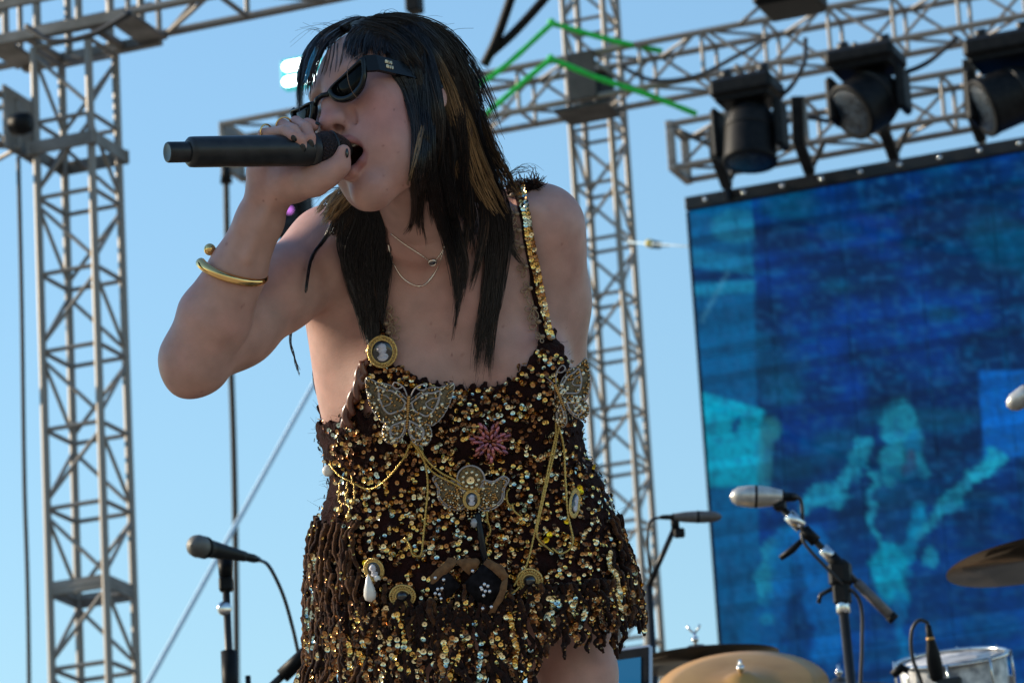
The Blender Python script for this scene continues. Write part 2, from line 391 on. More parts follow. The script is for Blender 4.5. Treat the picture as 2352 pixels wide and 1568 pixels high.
# video screen ----------------------------------------------------
DV = 27.6
pv0 = P(1583, 486, DV)                   # top left corner
SW, NP_X, NP_Z, PS = 4.0, 8, 12, .5
root = empty('video_screen', pv0-EZ*PS*NP_Z, 'big LED video wall showing a blue picture of a guitarist', 'screen')
def smooth(a, b, x): t = np.clip((x-a)/(b-a), 0, 1); return t*t*(3-2*t)
def vnoise(x, y, seed):
    g = np.random.default_rng(seed).uniform(0, 1, (64, 64)); xi = np.floor(x).astype(int); yi = np.floor(y).astype(int); fx = x-xi; fy = y-yi; fx = fx*fx*(3-2*fx); fy = fy*fy*(3-2*fy)
    a = g[xi % 64, yi % 64]; b = g[(xi+1) % 64, yi % 64]; c = g[xi % 64, (yi+1) % 64]; d = g[(xi+1) % 64, (yi+1) % 64]
    return (a*(1-fx)+b*fx)*(1-fy)+(c*(1-fx)+d*fx)*fy
def seg(x, y, a, b, w, w2=None):         # soft capsule mask
    ax, ay = a; bx, by = b; dx, dy = bx-ax, by-ay; t = np.clip(((x-ax)*dx+(y-ay)*dy)/(dx*dx+dy*dy), 0, 1); ww = w+((w2 or w)-w)*t
    d = np.hypot(x-ax-t*dx, y-ay-t*dy); return 1-smooth(ww*.75, ww*1.25, d)
def ell(x, y, c, r, rot=0.):
    X = x-c[0]; Y = y-c[1]; u = X*math.cos(rot)+Y*math.sin(rot); v = -X*math.sin(rot)+Y*math.cos(rot); return 1-smooth(.8, 1.15, np.hypot(u/r[0], v/r[1]))
def picture(x, y, row):
    x0_, y0_ = x, y; wx, wy = (vnoise(x/34+20, y/30, 21)-.5)*26+(vnoise(x/11, y/10+9, 22)-.5)*11, (vnoise(x/30, y/36+5, 23)-.5)*26+(vnoise(x/12+4, y/10, 24)-.5)*10
    c = np.zeros(x.shape+(3,)); n1 = vnoise(x/70, y/90, 1); n2 = vnoise(x/22, y/16, 2); n3 = vnoise(x/9, y/40, 3)
    mot = np.ones(x.shape)
    def put(mask, colr, a=1.): mk = mask*a*mot; c[:] = c*(1-mk[..., None])+np.array(colr)*mk[..., None]
    c[:] = np.array([0., .022, .10])
    put(smooth(.35, .8, n1), (0, .040, .26), .85); put(smooth(.55, .9, vnoise(x/120+7, y/60, 5)), (0, .075, .17), .75)
    put(smooth(1250, 950, np.abs(y-1130)*3+800), (0, .03, .10), .4)
    put(smooth(1180, 1290, y), (0, .055, .25), .55)
    st = smooth(1757, 1742, x)
    sx = smooth(1734, 1728, x+(y-600)*-.02)
    put(sx, (0, .10, .27), .9); put(sx*ell(x, y, (1690, 520), (60, 40)), (.01, .20, .36), .8)
    put(sx*seg(x, y, (1590, 590), (1740, 612), 20), (.006, .20, .42), .9); put(sx*seg(x, y, (1590, 630), (1740, 642), 14, 7), (0, .035, .16))
    put(sx*seg(x, y, (1590, 668), (1740, 655), 14), (.006, .22, .42), .9); put(sx*seg(x, y, (1610, 740), (1672, 625), 5), (.05, .25, .42), .5)
    cy = smooth(1762, 1748, x)*smooth(0, 8, y-(897+(x-1617)*.29))*smooth(1122, 1112, y); put(cy, (0, .36, .56))
    put(cy*ell(x, y, (1690, 975), (9, 22), .4), (0, .10, .30)); put(ell(x, y, (1770, 985), (26, 30)), (.02, .22, .30), .8); put(seg(x, y, (1760, 1000), (1755, 1110), 16), (.02, .20, .30), .7)
    put(smooth(2246, 2252, x-(y-860)*.05)*smooth(846, 856, y)*smooth(1062, 1050, y+(x-2252)*.1), (0, .13, .56)); 
    x, y = x0_+wx, y0_+wy; mot = .55+.45*vnoise(x0_/7, y0_/9, 25)
    fig = (.012, .34, .52); dim = (.0, .16, .42)
    put(ell(x, y, (2072, 1010), (46, 92), -.05), fig, .8); put(ell(x, y, (2092, 1030), (20, 60)), (0, .12, .34), .8); put(ell(x, y, (2085, 1060), (12, 26)), (.06, .03, .06), .6)
    put(seg(x, y, (2045, 1030), (2030, 1110), 20, 12), fig, .9); put(seg(x, y, (2110, 1060), (2118, 1080), 14), fig, .6); put(ell(x, y, (2045, 1105), (18, 20)), (.02, .40, .55), .9)
    put(seg(x, y, (2075, 1120), (2095, 1240), 60, 46), (0, .045, .14), .8)
    put(seg(x, y, (1985, 1020), (1975, 1050), 18, 24), fig, .8); put(seg(x, y, (1965, 1080), (1845, 1170), 18, 14), fig, .85); put(ell(x, y, (1925, 1145), (22, 26)), fig, .7)
    put(seg(x, y, (2003, 1082), (2000, 1190), 11), fig, .9); put(seg(x, y, (2000, 1190), (2035, 1265), 10, 5), fig, .9)
    put(seg(x, y, (2285, 1050), (2245, 1100), 16), (.01, .42, .62), .9); put(seg(x, y, (2245, 1085), (2110, 1235), 16, 14), fig, .85); put(seg(x, y, (2110, 1180), (2085, 1280), 18, 14), (0, .26, .5), .8); put(ell(x, y, (2135, 1275), (16, 22), .5), fig, .8)
    put(ell(x, y, (2045, 1318), (42, 70), -.12), (.0, .40, .62), .95); put(seg(x, y, (2060, 1370), (2078, 1520), 14, 12), dim, .9)
    put(seg(x, y, (1770, 1255), (1750, 1375), 20, 12), fig, .75); put(seg(x, y, (1805, 1220), (1780, 1330), 22, 16), dim, .9); put(seg(x, y, (1835, 1240), (1740, 1480), 26, 40), (0, .14, .45), .8); put(seg(x, y, (1860, 1240), (1905, 1490), 30, 36), (0, .15, .5), .85); put(seg(x, y, (1832, 1300), (1830, 1500), 10, 26), (0, .035, .13), .8)
    put(ell(x, y, (1765, 1418), (20, 22)), fig, .5); put(ell(x, y, (2275, 1510), (46, 28)), (0, .32, .52), .85); put(seg(x, y, (2190, 1400), (2160, 1560), 30, 40), (0, .05, .24), .6)
    x, y = x0_, y0_; mot = np.ones(x.shape)
    put(smooth(.62, .95, n2), (0, .13, .34), .30); put(smooth(.6, 1., n3), (0, .01, .05), .35)
    put(smooth(.5, .9, vnoise(x/6, y/5, 9)), (0, .02, .10), .30); put(smooth(.55, .9, vnoise(x/14+3, y/11, 8)), (.01, .11, .30), .35)
    c *= (.62+.60*row)[..., None]*(.86+.28*vnoise(x/3, y/3, 6))[..., None]
    return c
nv = 24
scr = bpy.data.materials.new('led_picture'); scr.use_nodes = True; b = scr.node_tree.nodes['Principled BSDF']; b.inputs['Specular IOR Level'].default_value = .08; b.inputs['Base Color'].default_value = (.004, .005, .007, 1); b.inputs['Roughness'].default_value = .5
a = scr.node_tree.nodes.new('ShaderNodeVertexColor'); a.layer_name = 'picture'; scr.node_tree.links.new(a.outputs[0], b.inputs['Emission Color']); b.inputs['Emission Strength'].default_value = .6
gx, gz = np.meshgrid(np.linspace(0, PS-.003, nv+1), np.linspace(0, PS-.003, nv+1), indexing='ij')
rowv = np.random.default_rng(4).uniform(0, 1, 4096)
for i in range(NP_X):
    for j in range(NP_Z):
        V = pv0+np.outer((gx+i*PS).ravel(), EX)-np.outer((gz+j*PS+.0).ravel(), EZ)
        x, y = proj(V); colr = picture(x, y, rowv[((gz.ravel()+j*PS)/.062).astype(int)])
        Fq = [(p*(nv+1)+q, p*(nv+1)+q+1, (p+1)*(nv+1)+q+1, (p+1)*(nv+1)+q) for p in range(nv) for q in range(nv)]
        nV = len(V); bk = V[[0, nv, (nv+1)*(nv+1)-1, nv*(nv+1)]]+EY*.08
        V2 = np.vstack([V, bk]); c0, c1, c2, c3 = 0, nv, (nv+1)*(nv+1)-1, nv*(nv+1)
        Fq += [(c0, nV, nV+1, c1), (c1, nV+1, nV+2, c2), (c2, nV+2, nV+3, c3), (c3, nV+3, nV, c0), (nV, nV+3, nV+2, nV+1)]
        me_mi = [0]*(nv*nv)+[1]*5
        oo = obj('led_panel', V2, Fq, [scr, MT['black']], root, me_mi, False)
        ca = oo.data.color_attributes.new('picture', 'FLOAT_COLOR', 'POINT')
        ca.data.foreach_set('color', np.concatenate([np.concatenate([colr, np.ones((nV, 1))], 1), np.zeros((4, 4))]).ravel().astype(np.float32))
MB().box(pv0+EX*(SW/2)+EZ*.045+EY*.02, (SW+.03, .12, .09), SA, bev=.008).build('top_frame', MT['black_steel'], root)
MB().box(pv0-EX*.012-EZ*3+EY*.05, (.02, .10, 6), SA).build('side_frame', MT['black'], root)
for t in np.arange(.13, 3.6, .262):
    MB().lathe([(0, .0), (.016, .0), (.016, .012), (.008, .016), (0, .016)], pv0+EX*t+EZ*.045-EY*.043, -EY, 10).build('frame_bolt', MT['chrome'], root)
for i, (px, pt, pb) in enumerate([(1668, 290, 452), (1858, 225, 420), (2052, 180, 388), (2252, 140, 345)]):
    root = empty('screen_hanger', P(px+8, pb, DV-.05), ['leftmost black tapered hanger holding up the video screen', 'second black tapered hanger from the left above the video screen', 'third black tapered hanger, under the faceted lens lamp', 'black tapered hanger below the lamp at the right edge'][i], 'hanger', 'black hangers holding the video screen')
    k = 27.3/FPX; q0 = P(px-26, pt, 27.3); q1 = P(px-22, pb-90, 27.3); q2 = P(px+2, pb-25, 27.4); q3 = P(px+8, pb+6, 27.5)
    for a_, b_, wa in ((q0, q1, 30*k), (q1, q2, 26*k), (q2, q3, 14*k)):
        c_ = (a_+b_)/2; d_ = b_-a_; A_ = frame(d_, EY); MB().box(c_, (wa, .05, np.linalg.norm(d_)+.02), A_, bev=.006).build('hanger_arm', MT['black_steel'], root)
    member('strut', P(px+35, pb-95, 27.4), q2, .018, root, UNIT_CYL_BLACK)
    MB().lathe([(0, -.02), (.022, -.02), (.022, .02), (0, .02)], q3, EX, 12).build('shackle', MT['black_steel'], root)
# line with a turnbuckle between tower and screen
tag(MB().tube([P(1440, 556, 29.6), P(1583, 566, DV+.1)], .006, 6).build('safety_wire', MT['wire']), 'thin pale wire from the right tower to the edge of the screen', 'wire', 'thin wires beside the screen')
root = empty('turnbuckle', P(1500, 562, 28.9), 'small yellow and black turnbuckle on the wire beside the screen', 'turnbuckle')
k = 28.9/FPX
MB().ball(P(1491, 559, 28.85), 10*k, 10).build('yellow_end', mat('yellow_paint', (.62, .5, .12), .5), root)
MB().tube([P(1494, 560, 28.9), P(1519, 564, 28.9)], [10*k, 8*k], 10).tube([P(1519, 564, 28.9), P(1538, 564, 28.9)], 2.5*k, 6).build('body', MT['black'], root)
# guy line and cables on the left
g0, g1 = P(1092, 212, 30.2), P(340, 1568, 25.0); g2 = g1+(g1-g0)*((g1[2]-.02)/(g0[2]-g1[2]))
tag(MB().tube([g0, g1, g2], .016, 8).build('guy_line', MT['wire']), 'thin pale guy line slanting across the sky left of the singer', 'wire')
q = spline([P(519, 395, 29.9), P(522, 560, 29.9), P(528, 780, 29.9), P(536, 1000, 29.9), P(541, 1260, 29.9), P(545, 1700, 29.9), P(555, 3000, 29.9)], 40)
root = empty('hanging_cable', q[-1], 'black cable dropping from the truss end to behind the microphone stand', 'cable', 'cables hanging from the trusses')
MB().tube(q, .022, 8).build('cable', MT['rubber'], root); MB().tube([q[0]+EZ*.06, q[0]-EZ*.08], [.028, .045], 10).build('cable_clamp', MT['black'], root)
# added sun blocker, shaped as a loudspeaker stack: it stands unseen just left of the picture and keeps the sun off the singer's face and raised arm
sv = np.array([SUNV[0], SUNV[1], 0]); sv /= np.linalg.norm(sv); pv_ = np.array([-sv[1], sv[0], 0]); pv_ = pv_ if pv_[1] > 0 else -pv_     # pv_: across the sunlight, away from the camera
EDGE = 5.0
ctr = sv*5.1+pv_*(EDGE-.55); LA = np.stack([pv_, -sv, EZ], 1)
root = empty('added_sun_blocker', ctr*np.array([1, 1, 0])+EZ*FLOOR, 'added stack of black loudspeaker boxes out of view, shading the singer from the sun', 'loudspeaker')
for i in range(6):
    MB().box(ctr*np.array([1, 1, 0])+EZ*(FLOOR+.32+.62*i), (1.1, .7, .6), LA, bev=.03).build('cabinet', MT['black'], root)
    MB().box(ctr*np.array([1, 1, 0])+EZ*(FLOOR+.32+.62*i)+LA[:, 1]*.36, (1.0, .02, .5), LA, bev=.005).build('grille', MT['rubber'], root)
# cables slung along the lighting trusses
CB = [([(1420, 150, 30.2), (1500, 185, 30.1), (1600, 175, 30.0), (1690, 130, 29.9), (1760, 90, 29.8)], 'black cable sagging below the lighting truss right of the tower'),
      ([(1690, 150, 27.2), (1740, 210, 27.1), (1800, 215, 27.0), (1845, 150, 27.0), (1850, 90, 27.2)], 'black loop of cable between the two leftmost lamps'),
      ([(1960, 100, 26.2), (2040, 165, 26.1), (2120, 150, 26.0), (2200, 85, 25.9)], 'black cable sagging from the faceted lens lamp to the right'),
      ([(1560, 300, 28.0), (1640, 330, 27.9), (1760, 305, 27.8), (1840, 270, 27.8), (1960, 285, 27.7), (2080, 240, 27.6)], 'black cable tied along the lower truss above the screen'),
      ([(60, 60, 21.6), (120, 95, 21.5), (210, 80, 21.4), (300, 30, 21.3)], 'black cable looping under the header truss at the top left')]
for pts, lb in CB: tag(MB().tube(spline([P(*q) for q in pts], 30), .016, 6).build('power_cable', MT['rubber']), lb, 'cable', 'cables slung on the trusses')
# ================================================================ the singer: one continuous body from a distance field
def axis(*br):
    out = []
    for (a, b, h) in br:
        n = max(1, int(round((b-a)/h))); out.append(np.linspace(a, b, n, endpoint=False))
    return np.concatenate(out+[[br[-1][1]]]).astype(np.float32)
class Field:
    def __init__(s, ax, ay, az): s.a = (ax, ay, az); s.D = np.full((len(ax), len(ay), len(az)), 1., np.float32)
    def sub(s, lo, hi):
        sl = tuple(slice(max(0, int(np.searchsorted(a, l))-1), int(np.searchsorted(a, h))+1) for a, l, h in zip(s.a, lo, hi))
        return sl, [s.a[0][sl[0]][:, None, None], s.a[1][sl[1]][None, :, None], s.a[2][sl[2]][None, None, :]]
    def mix(s, sl, d, k, op):
        e = s.D[sl]
        if op == 'sub':
            d = -d; h = np.clip(.5+.5*(d-e)/k, 0, 1); s.D[sl] = e*(1-h)+d*h+k*h*(1-h)
        else:
            h = np.clip(.5+.5*(d-e)/k, 0, 1); s.D[sl] = d*(1-h)+e*h-k*h*(1-h)
    def cone(s, a, b, ra, rb, k=.02, op='add'):
        a = np.asarray(a, float); b = np.asarray(b, float); mg = max(ra, rb)+max(.012, k*1.1)
        sl, (x, y, z) = s.sub(np.minimum(a, b)-mg, np.maximum(a, b)+mg); d = b-a; L2 = float(d@d)+1e-12
        t = np.clip(((x-a[0])*d[0]+(y-a[1])*d[1]+(z-a[2])*d[2])/L2, 0, 1).astype(np.float32)
        q = np.sqrt((x-a[0]-t*d[0])**2+(y-a[1]-t*d[1])**2+(z-a[2]-t*d[2])**2)-(ra+(rb-ra)*t)
        s.mix(sl, q, k, op)
    def chain(s, pts, rs, k=.02, k0=None):
        for i in range(len(pts)-1): s.cone(pts[i], pts[i+1], rs[i], rs[i+1], k if i or k0 is None else k0)
    def ell(s, c, r, A=None, k=.02, op='add'):
        c = np.asarray(c, float); r = np.asarray(r, float); mg = r.max()+max(.012, k*1.1)
        sl, (x, y, z) = s.sub(c-mg, c+mg); x = x-c[0]; y = y-c[1]; z = z-c[2]
        if A is None: u, v, w = x, y, z
        else: u, v, w = (x*A[0, i]+y*A[1, i]+z*A[2, i] for i in range(3))
        k0 = np.sqrt((u/r[0])**2+(v/r[1])**2+(w/r[2])**2); k1 = np.sqrt((u/r[0]**2)**2+(v/r[1]**2)**2+(w/r[2]**2)**2)+1e-9
        s.mix(sl, (k0*(k0-1)/k1).astype(np.float32), k, op)
    def mesh(s):
        """surface nets on the uneven grid"""
        D = s.D; S = D < 0
        m_ = np.zeros(tuple(n-1 for n in D.shape), np.int8)
        for i in (0, 1):
            for j in (0, 1):
                for k in (0, 1): m_ += S[i:D.shape[0]-1+i, j:D.shape[1]-1+j, k:D.shape[2]-1+k]
        act = (m_ > 0) & (m_ < 8); I = np.argwhere(act); idx = np.full(act.shape, -1, np.int32); idx[act] = np.arange(len(I))
        cor = [(i, j, k) for i in (0, 1) for j in (0, 1) for k in (0, 1)]
        val = {c: D[I[:, 0]+c[0], I[:, 1]+c[1], I[:, 2]+c[2]] for c in cor}
        acc = np.zeros((len(I), 3)); cnt = np.zeros(len(I))
        for c in cor:
            for ax_ in range(3):
                if c[ax_]: continue
                e = list(c); e[ax_] = 1; e = tuple(e); a, b = val[c], val[e]; cr = (a < 0) != (b < 0)
                t = np.where(cr, a/(a-b+1e-20), 0.)
                p = np.empty((len(I), 3))
                for q in range(3): p[:, q] = c[q]
                p[:, ax_] += t; acc[cr] += p[cr]; cnt[cr] += 1
        loc = acc/cnt[:, None]; V = np.empty((len(I), 3))
        for q in range(3):
            a = s.a[q]; V[:, q] = a[I[:, q]]+loc[:, q]*(a[I[:, q]+1]-a[I[:, q]])
        Fs = []
        n = D.shape
        for ax_ in range(3):
            lo = [slice(1, -1)]*3; lo[ax_] = slice(0, n[ax_]-1); hi = list(lo); hi[ax_] = slice(1, n[ax_])
            A, Bq = S[tuple(lo)], S[tuple(hi)]
            for flip, mk in ((0, A & ~Bq), (1, ~A & Bq)):
                E = np.argwhere(mk)
                if not len(E): continue
                for q in range(3):
                    if q != ax_: E[:, q] += 1
                u, v = (ax_+1) % 3, (ax_+2) % 3
                def cell(du, dv):
                    c = E.copy(); c[:, u] -= du; c[:, v] -= dv; return idx[c[:, 0], c[:, 1], c[:, 2]]
                f = np.stack([cell(0, 0), cell(1, 0), cell(1, 1), cell(0, 1)], 1)
                Fs.append(f[:, ::-1] if flip else f)
        Fc = np.concatenate(Fs); Fc = Fc[(Fc >= 0).all(1)]
        return V, Fc
def relax(V, Fc, n=2, lam=.5):
    E = np.concatenate([Fc[:, [0, 1]], Fc[:, [1, 2]], Fc[:, [2, 3]], Fc[:, [3, 0]]]); E = np.concatenate([E, E[:, ::-1]])
    deg = np.bincount(E[:, 0], minlength=len(V))[:, None]
    for _ in range(n):
        a = np.stack([np.bincount(E[:, 0], V[E[:, 1], q], minlength=len(V)) for q in range(3)], 1)/np.maximum(deg, 1); V = V+lam*(a-V)
    return V
# ---- head frame (local x = her left, y up, z out of the face)
HM = np.array([[.64213, -.2284, -.73178], [.41535, .90599, .0817], [.64432, -.35641, .67663]])
HC = B(893, 265, .16)
def H(x, y, z): return HC+HM@np.array([x, y, z])
body = Field(axis((-.50, -.365, .004), (-.365, -.075, .0016), (-.075, .215, .004)),
             axis((-1.36, -.5, .012), (-.5, .165, .004), (.165, .45, .0016)),
             axis((-.36, .07, .004), (.07, .39, .0017)))
b = body
# torso
b.ell(B(1010, 830, -.06), (.150, .185, .098), k=.03)
b.ell(B(1000, 640, -.035), (.150, .105, .082), k=.05)
b.cone(B(785, 660, -.05), B(846, 975, -.07), .052, .052, .05)
b.cone(B(1205, 650, -.05), B(1222, 960, -.07), .045, .052, .05)
b.ell(B(938, 905, .0), (.060, .062, .052), k=.05); b.ell(B(1205, 880, .0), (.058, .062, .052), k=.05)
b.cone(B(1030, 1000, -.09), B(1035, 1150, -.105), .095, .105, .06)
b.ell(B(935, 1130, -.10), (.085, .12, .085), k=.05); b.ell(B(1150, 1130, -.10), (.085, .12, .085), k=.05)
b.ell(B(1035, 1330, -.10), (.155, .13, .105), k=.06)
# shoulders, collar bones, neck
b.cone(B(970, 560, -.02), B(770, 575, -.03), .050, .050, .05); b.cone(B(980, 545, -.02), B(1225, 520, -.04), .050, .050, .05)
b.chain([B(962, 585, .062), B(900, 564, .058), B(800, 536, .028)], [.0095, .0085, .010], .012); b.chain([B(1008, 580, .062), B(1080, 546, .050), B(1205, 484, .022)], [.0095, .0085, .010], .012)
b.ell(B(985, 570, .066), (.016, .016, .018), k=.014, op='sub'); b.ell(B(880, 535, .05), (.036, .014, .024), k=.02, op='sub'); b.ell(B(1110, 505, .045), (.042, .014, .024), k=.02, op='sub')
b.cone(H(0, -.045, -.022), B(975, 555, .0), .052, .058, .03)
b.cone(H(.035, -.05, -.03), B(985, 582, .042), .014, .010, .02); b.cone(H(-.03, -.05, -.02), B(965, 585, .04), .012, .009, .02)
# her left arm (right in the picture), hand behind her back
b.chain([B(1256, 520, -.02), B(1272, 690, -.07), B(1289, 880, -.13)], [.046, .0425, .036], .03, .045)
b.chain([B(1289, 880, -.13), B(1220, 1000, -.20), B(1110, 1070, -.235)], [.036, .034, .026], .02)
b.ell(B(1080, 1085, -.245), (.045, .028, .018), k=.02)
for i in range(4): b.cone(B(1050, 1075+i*13, -.25), B(990, 1070+i*16, -.25), .0085, .007, .006)
b.cone(B(1090, 1065, -.24), B(1050, 1035, -.235), .010, .008, .008)
# legs
for (hx, kn, an) in ((905, (B(905, 1545, -.075), .060), 0), (1300, (B(1322, 1545, -.06), .050), 1)):
    hip = B(hx+(15 if not an else -25), 1370, -.095); thigh, r_ = kn
    knee = thigh+np.array([.015 if an else -.01, -.22, .055]); ank = knee+np.array([.02, -.36, .10]); toe = ank+np.array([.03 if an else -.02, -.035, .14])
    b.chain([hip, thigh, knee, ank], [.078, r_, .044, .030], .03, .05); b.cone(ank+np.array([0, -.26*(.36/.36), .075]) if False else (knee+ank)/2+np.array([0, .02, -.02]), (knee+ank)/2+np.array([0, -.08, 0]), .048, .036, .03)
    b.cone(ank+np.array([0, -.02, -.02]), toe, .032, .024, .02)
# her right arm: upper arm towards us, forearm up to the microphone
sh = B(738, 582, .0); el = B(452, 822, .155); wr = B(622, 432, .215)
b.chain([B(750, 575, -.01), B(640, 668, .055), B(545, 748, .11), el], [.047, .0485, .048, .042], .03, .05)
asl = tuple(slice(int(np.searchsorted(a, l)), int(np.searchsorted(a, h))) for a, l, h in zip(body.a, (-.5, -.12, .05), (-.17, .36, .37)))
arm = Field(*[a[q] for a, q in zip(body.a, asl)]); b = arm
fk = .0045
b.cone(el, B(492, 728, .168), .043, .0475, fk*1.6); b.chain([B(492, 728, .168), B(546, 620, .185), B(597, 505, .205), wr], [.0475, .0355, .0290, .0262], .012, fk)
b.cone(B(640, 425, .243), B(570, 590, .222), .0045, .006, .010); b.cone(B(598, 425, .232), B(560, 520, .215), .004, .006, .012)
b.ell(el+np.array([-.016, -.030, -.004]), (.017, .017, .018), k=.018); b.ell(el+np.array([-.004, -.004, -.006]), (.043, .043, .040), k=.02)
# hand: palm behind the microphone, thumb along its underside, fingers over the top
mic_a, mic_b = B(385, 350, .375), B(800, 338, .250)
palm = B(652, 372, .232)
b.cone(wr, B(612, 392, .222), .027, .023, .012); b.cone(wr, B(672, 412, .240), .026, .024, .014)
b.cone(B(612, 392, .222), B(640, 335, .232), .022, .016, .012); b.cone(B(668, 405, .236), B(700, 335, .222), .023, .016, .012); b.cone(B(640, 340, .230), B(700, 330, .222), .016, .015, .012)
b.chain([B(676, 420, .245), B(722, 412, .268), B(754, 398, .280), B(781, 380, .285), B(789, 348, .286)], [.0235, .0195, .0150, .0108, .0088], .012, .016)
FING = dict(pinky=[B(612, 330, .240), B(606, 308, .268), B(650, 300, .296), B(672, 313, .3055), B(684, 323, .304)],
            ring=[B(640, 318, .232), B(648, 288, .262), B(674, 300, .293), B(690, 322, .3015), B(698, 345, .299)],
            middle=[B(668, 312, .226), B(680, 282, .254), B(702, 294, .284), B(712, 316, .2935), B(716, 335, .293)],
            index=[B(700, 320, .216), B(694, 292, .228), B(706, 286, .246), B(714, 288, .250), B(720, 291, .252)])
FR = dict(pinky=[.0085, .0074, .0068, .0064, .0052], ring=[.0095, .0084, .0077, .0072, .0060], middle=[.0095, .0084, .0079, .0074, .0062], index=[.0095, .0086, .0080, .0076, .0064])
for kf in FING: b.chain(FING[kf], FR[kf], .0018, .004)
b = body
# head: skull, face, jaw dropped wide open
E_ = lambda c, r, k=.02, op='add', A=None: b.ell(H(*c), r, HM if A is None else HM@A, k, op)
E_((0, .040, -.012), (.073, .084, .090), .02)
E_((0, .030, .028), (.066, .066, .058), .03)
E_((0, -.030, .030), (.058, .075, .058), .03)
for s_ in (-1, 1):
    b.cone(H(s_*.052, -.045, .002), H(s_*.040, -.092, .030), .020, .018, .03); b.cone(H(s_*.040, -.092, .030), H(s_*.010, -.114, .058), .018, .018, .03)
    E_((s_*.043, -.008, .055), (.024, .019, .022), .03)                # cheek bones
    E_((s_*.040, -.050, .046), (.022, .034, .028), .03)                # cheeks
    E_((s_*.026, .039, .074), (.026, .011, .014), .02)                 # brow
E_((0, -.114, .062), (.021, .016, .018), .02)
E_((0, -.060, .071), (.034, .034, .024), .022)                         # mouth barrel
for s_ in (-1, 1): E_((s_*.032, .013, .090), (.019, .013, .014), .012, 'sub')   # eye sockets
for s_ in (-1, 1): E_((s_*.032, .013, .074), (.0135, .0125, .0125), .005)        # eyes under lids
b.chain([H(0, .034, .081), H(0, .008, .0955), H(0, -.020, .1075)], [.0080, .0084, .0100], .012, .014)
E_((0, -.0265, .1085), (.0112, .0098, .0108), .008)
for s_ in (-1, 1): E_((s_*.0135, -.0255, .0965), (.0072, .0078, .0115), .010); b.cone(H(s_*.005, .0, .0925), H(s_*.0105, -.023, .096), .0065, .0075, .014)
E_((0, -.0325, .0995), (.0045, .006, .009), .006)
for s_ in (-1, 1): E_((s_*.0080, -.0345, .1000), (.0052, .0052, .0090), .003, 'sub')
for s_ in (-1, 1):
    E_((s_*.0245, -.0255, .0905), (.004, .009, .006), .008, 'sub'); b.cone(H(s_*.025, -.036, .083), H(s_*.036, -.062, .068), .0020, .0016, .006, 'sub')
# mouth
E_((0, -.0725, .094), (.0262, .0222, .032), .006, 'sub'); E_((0, -.0725, .070), (.0225, .0195, .030), .006, 'sub')
UPL = [H(-.0275, -.069, .079), H(-.0155, -.0550, .0955), H(-.005, -.0495, .1015), H(0, -.0510, .1015), H(.005, -.0495, .1015), H(.0155, -.0550, .0955), H(.0275, -.069, .079)]
LOL = [H(-.0270, -.070, .0785), H(-.019, -.086, .0855), H(-.006, -.0935, .0905), H(.006, -.0935, .0905), H(.019, -.086, .0855), H(.0270, -.070, .0785)]
b.chain(UPL, [.0012, .0032, .0046, .0044, .0046, .0032, .0012], .005); b.chain(LOL, [.0012, .0042, .0060, .0060, .0042, .0012], .005)
# ears
for s_ in (-1, 1):
    Ae = np.array([[1, 0, 0], [0, math.cos(.25), -math.sin(.25)], [0, math.sin(.25), math.cos(.25)]])
    E_((s_*.076, .004, -.012), (.008, .031, .019), .008, A=Ae); E_((s_*.083, .006, -.008), (.006, .020, .011), .004, 'sub', Ae); E_((s_*.077, -.022, -.006), (.006, .010, .009), .006)
body.mix(asl, arm.D, .0035, 'add'); del arm
BV, BF = body.mesh(); BV = relax(BV, BF, 2, .45)
del body.D
# skin colours: flush of lips, cheeks, knuckles, freckles
def dist_chain(V, pts):
    d = np.full(len(V), 9.)
    for a, c in zip(pts[:-1], pts[1:]):
        e = c-a; t = np.clip(((V-a)@e)/(e@e), 0, 1); d = np.minimum(d, np.linalg.norm(V-a-t[:, None]*e, axis=1))
    return d
def ssm(a, b_, x): t = np.clip((x-a)/(b_-a), 0, 1); return t*t*(3-2*t)
SK = np.array([.405, .240, .205]); colr = np.tile(SK, (len(BV), 1))
def blend(mask, c, a=1.): colr[:] = colr*(1-(mask*a)[:, None])+np.array(c)*(mask*a)[:, None]
Lh = (BV-HC)@HM
near = lambda c, r: ssm(r, r*.35, np.linalg.norm(Lh-np.array(c), axis=1))
blend(near((0, -.04, .07), .125), (.40, .195, .175), .55); blend(near((.047, -.032, .056), .055), (.41, .170, .155), .6); blend(near((-.047, -.032, .056), .055), (.41, .170, .155), .6); blend(near((0, -.022, .112), .022), (.43, .18, .155), .6)
headm = (Lh[:, 1] > -.16) & (np.abs(Lh[:, 0]) < .1) & (Lh[:, 2] > -.02) & (np.linalg.norm(Lh-np.array([0, -.02, .03]), axis=1) < .14)
inside = ssm(1.06, .96, np.sqrt((Lh[:, 0]/.0250)**2+((Lh[:, 1]+.0725)/.0218)**2))*(Lh[:, 2] > .03)*(Lh[:, 2] < .0975-.0)
lip = np.minimum(dist_chain(BV, UPL), dist_chain(BV, LOL))
blend(inside*headm*(lip > .0075), (.06, .012, .012), .97); blend(ssm(.0080, .0050, lip)*headm, (.27, .095, .090), .85)
blend(near((.0080, -.0345, .1000), .0075), (.07, .02, .018), .9)
blend(ssm(.028, .012, np.linalg.norm(BV-B(448, 880, .155), axis=1)), (.36, .175, .15), .6)
for kf in FING:
    for q in (1, 3): blend(ssm(.013, .004, np.linalg.norm(BV-FING[kf][q], axis=1)), (.43, .20, .17), .5)
fr = np.random.default_rng(5)
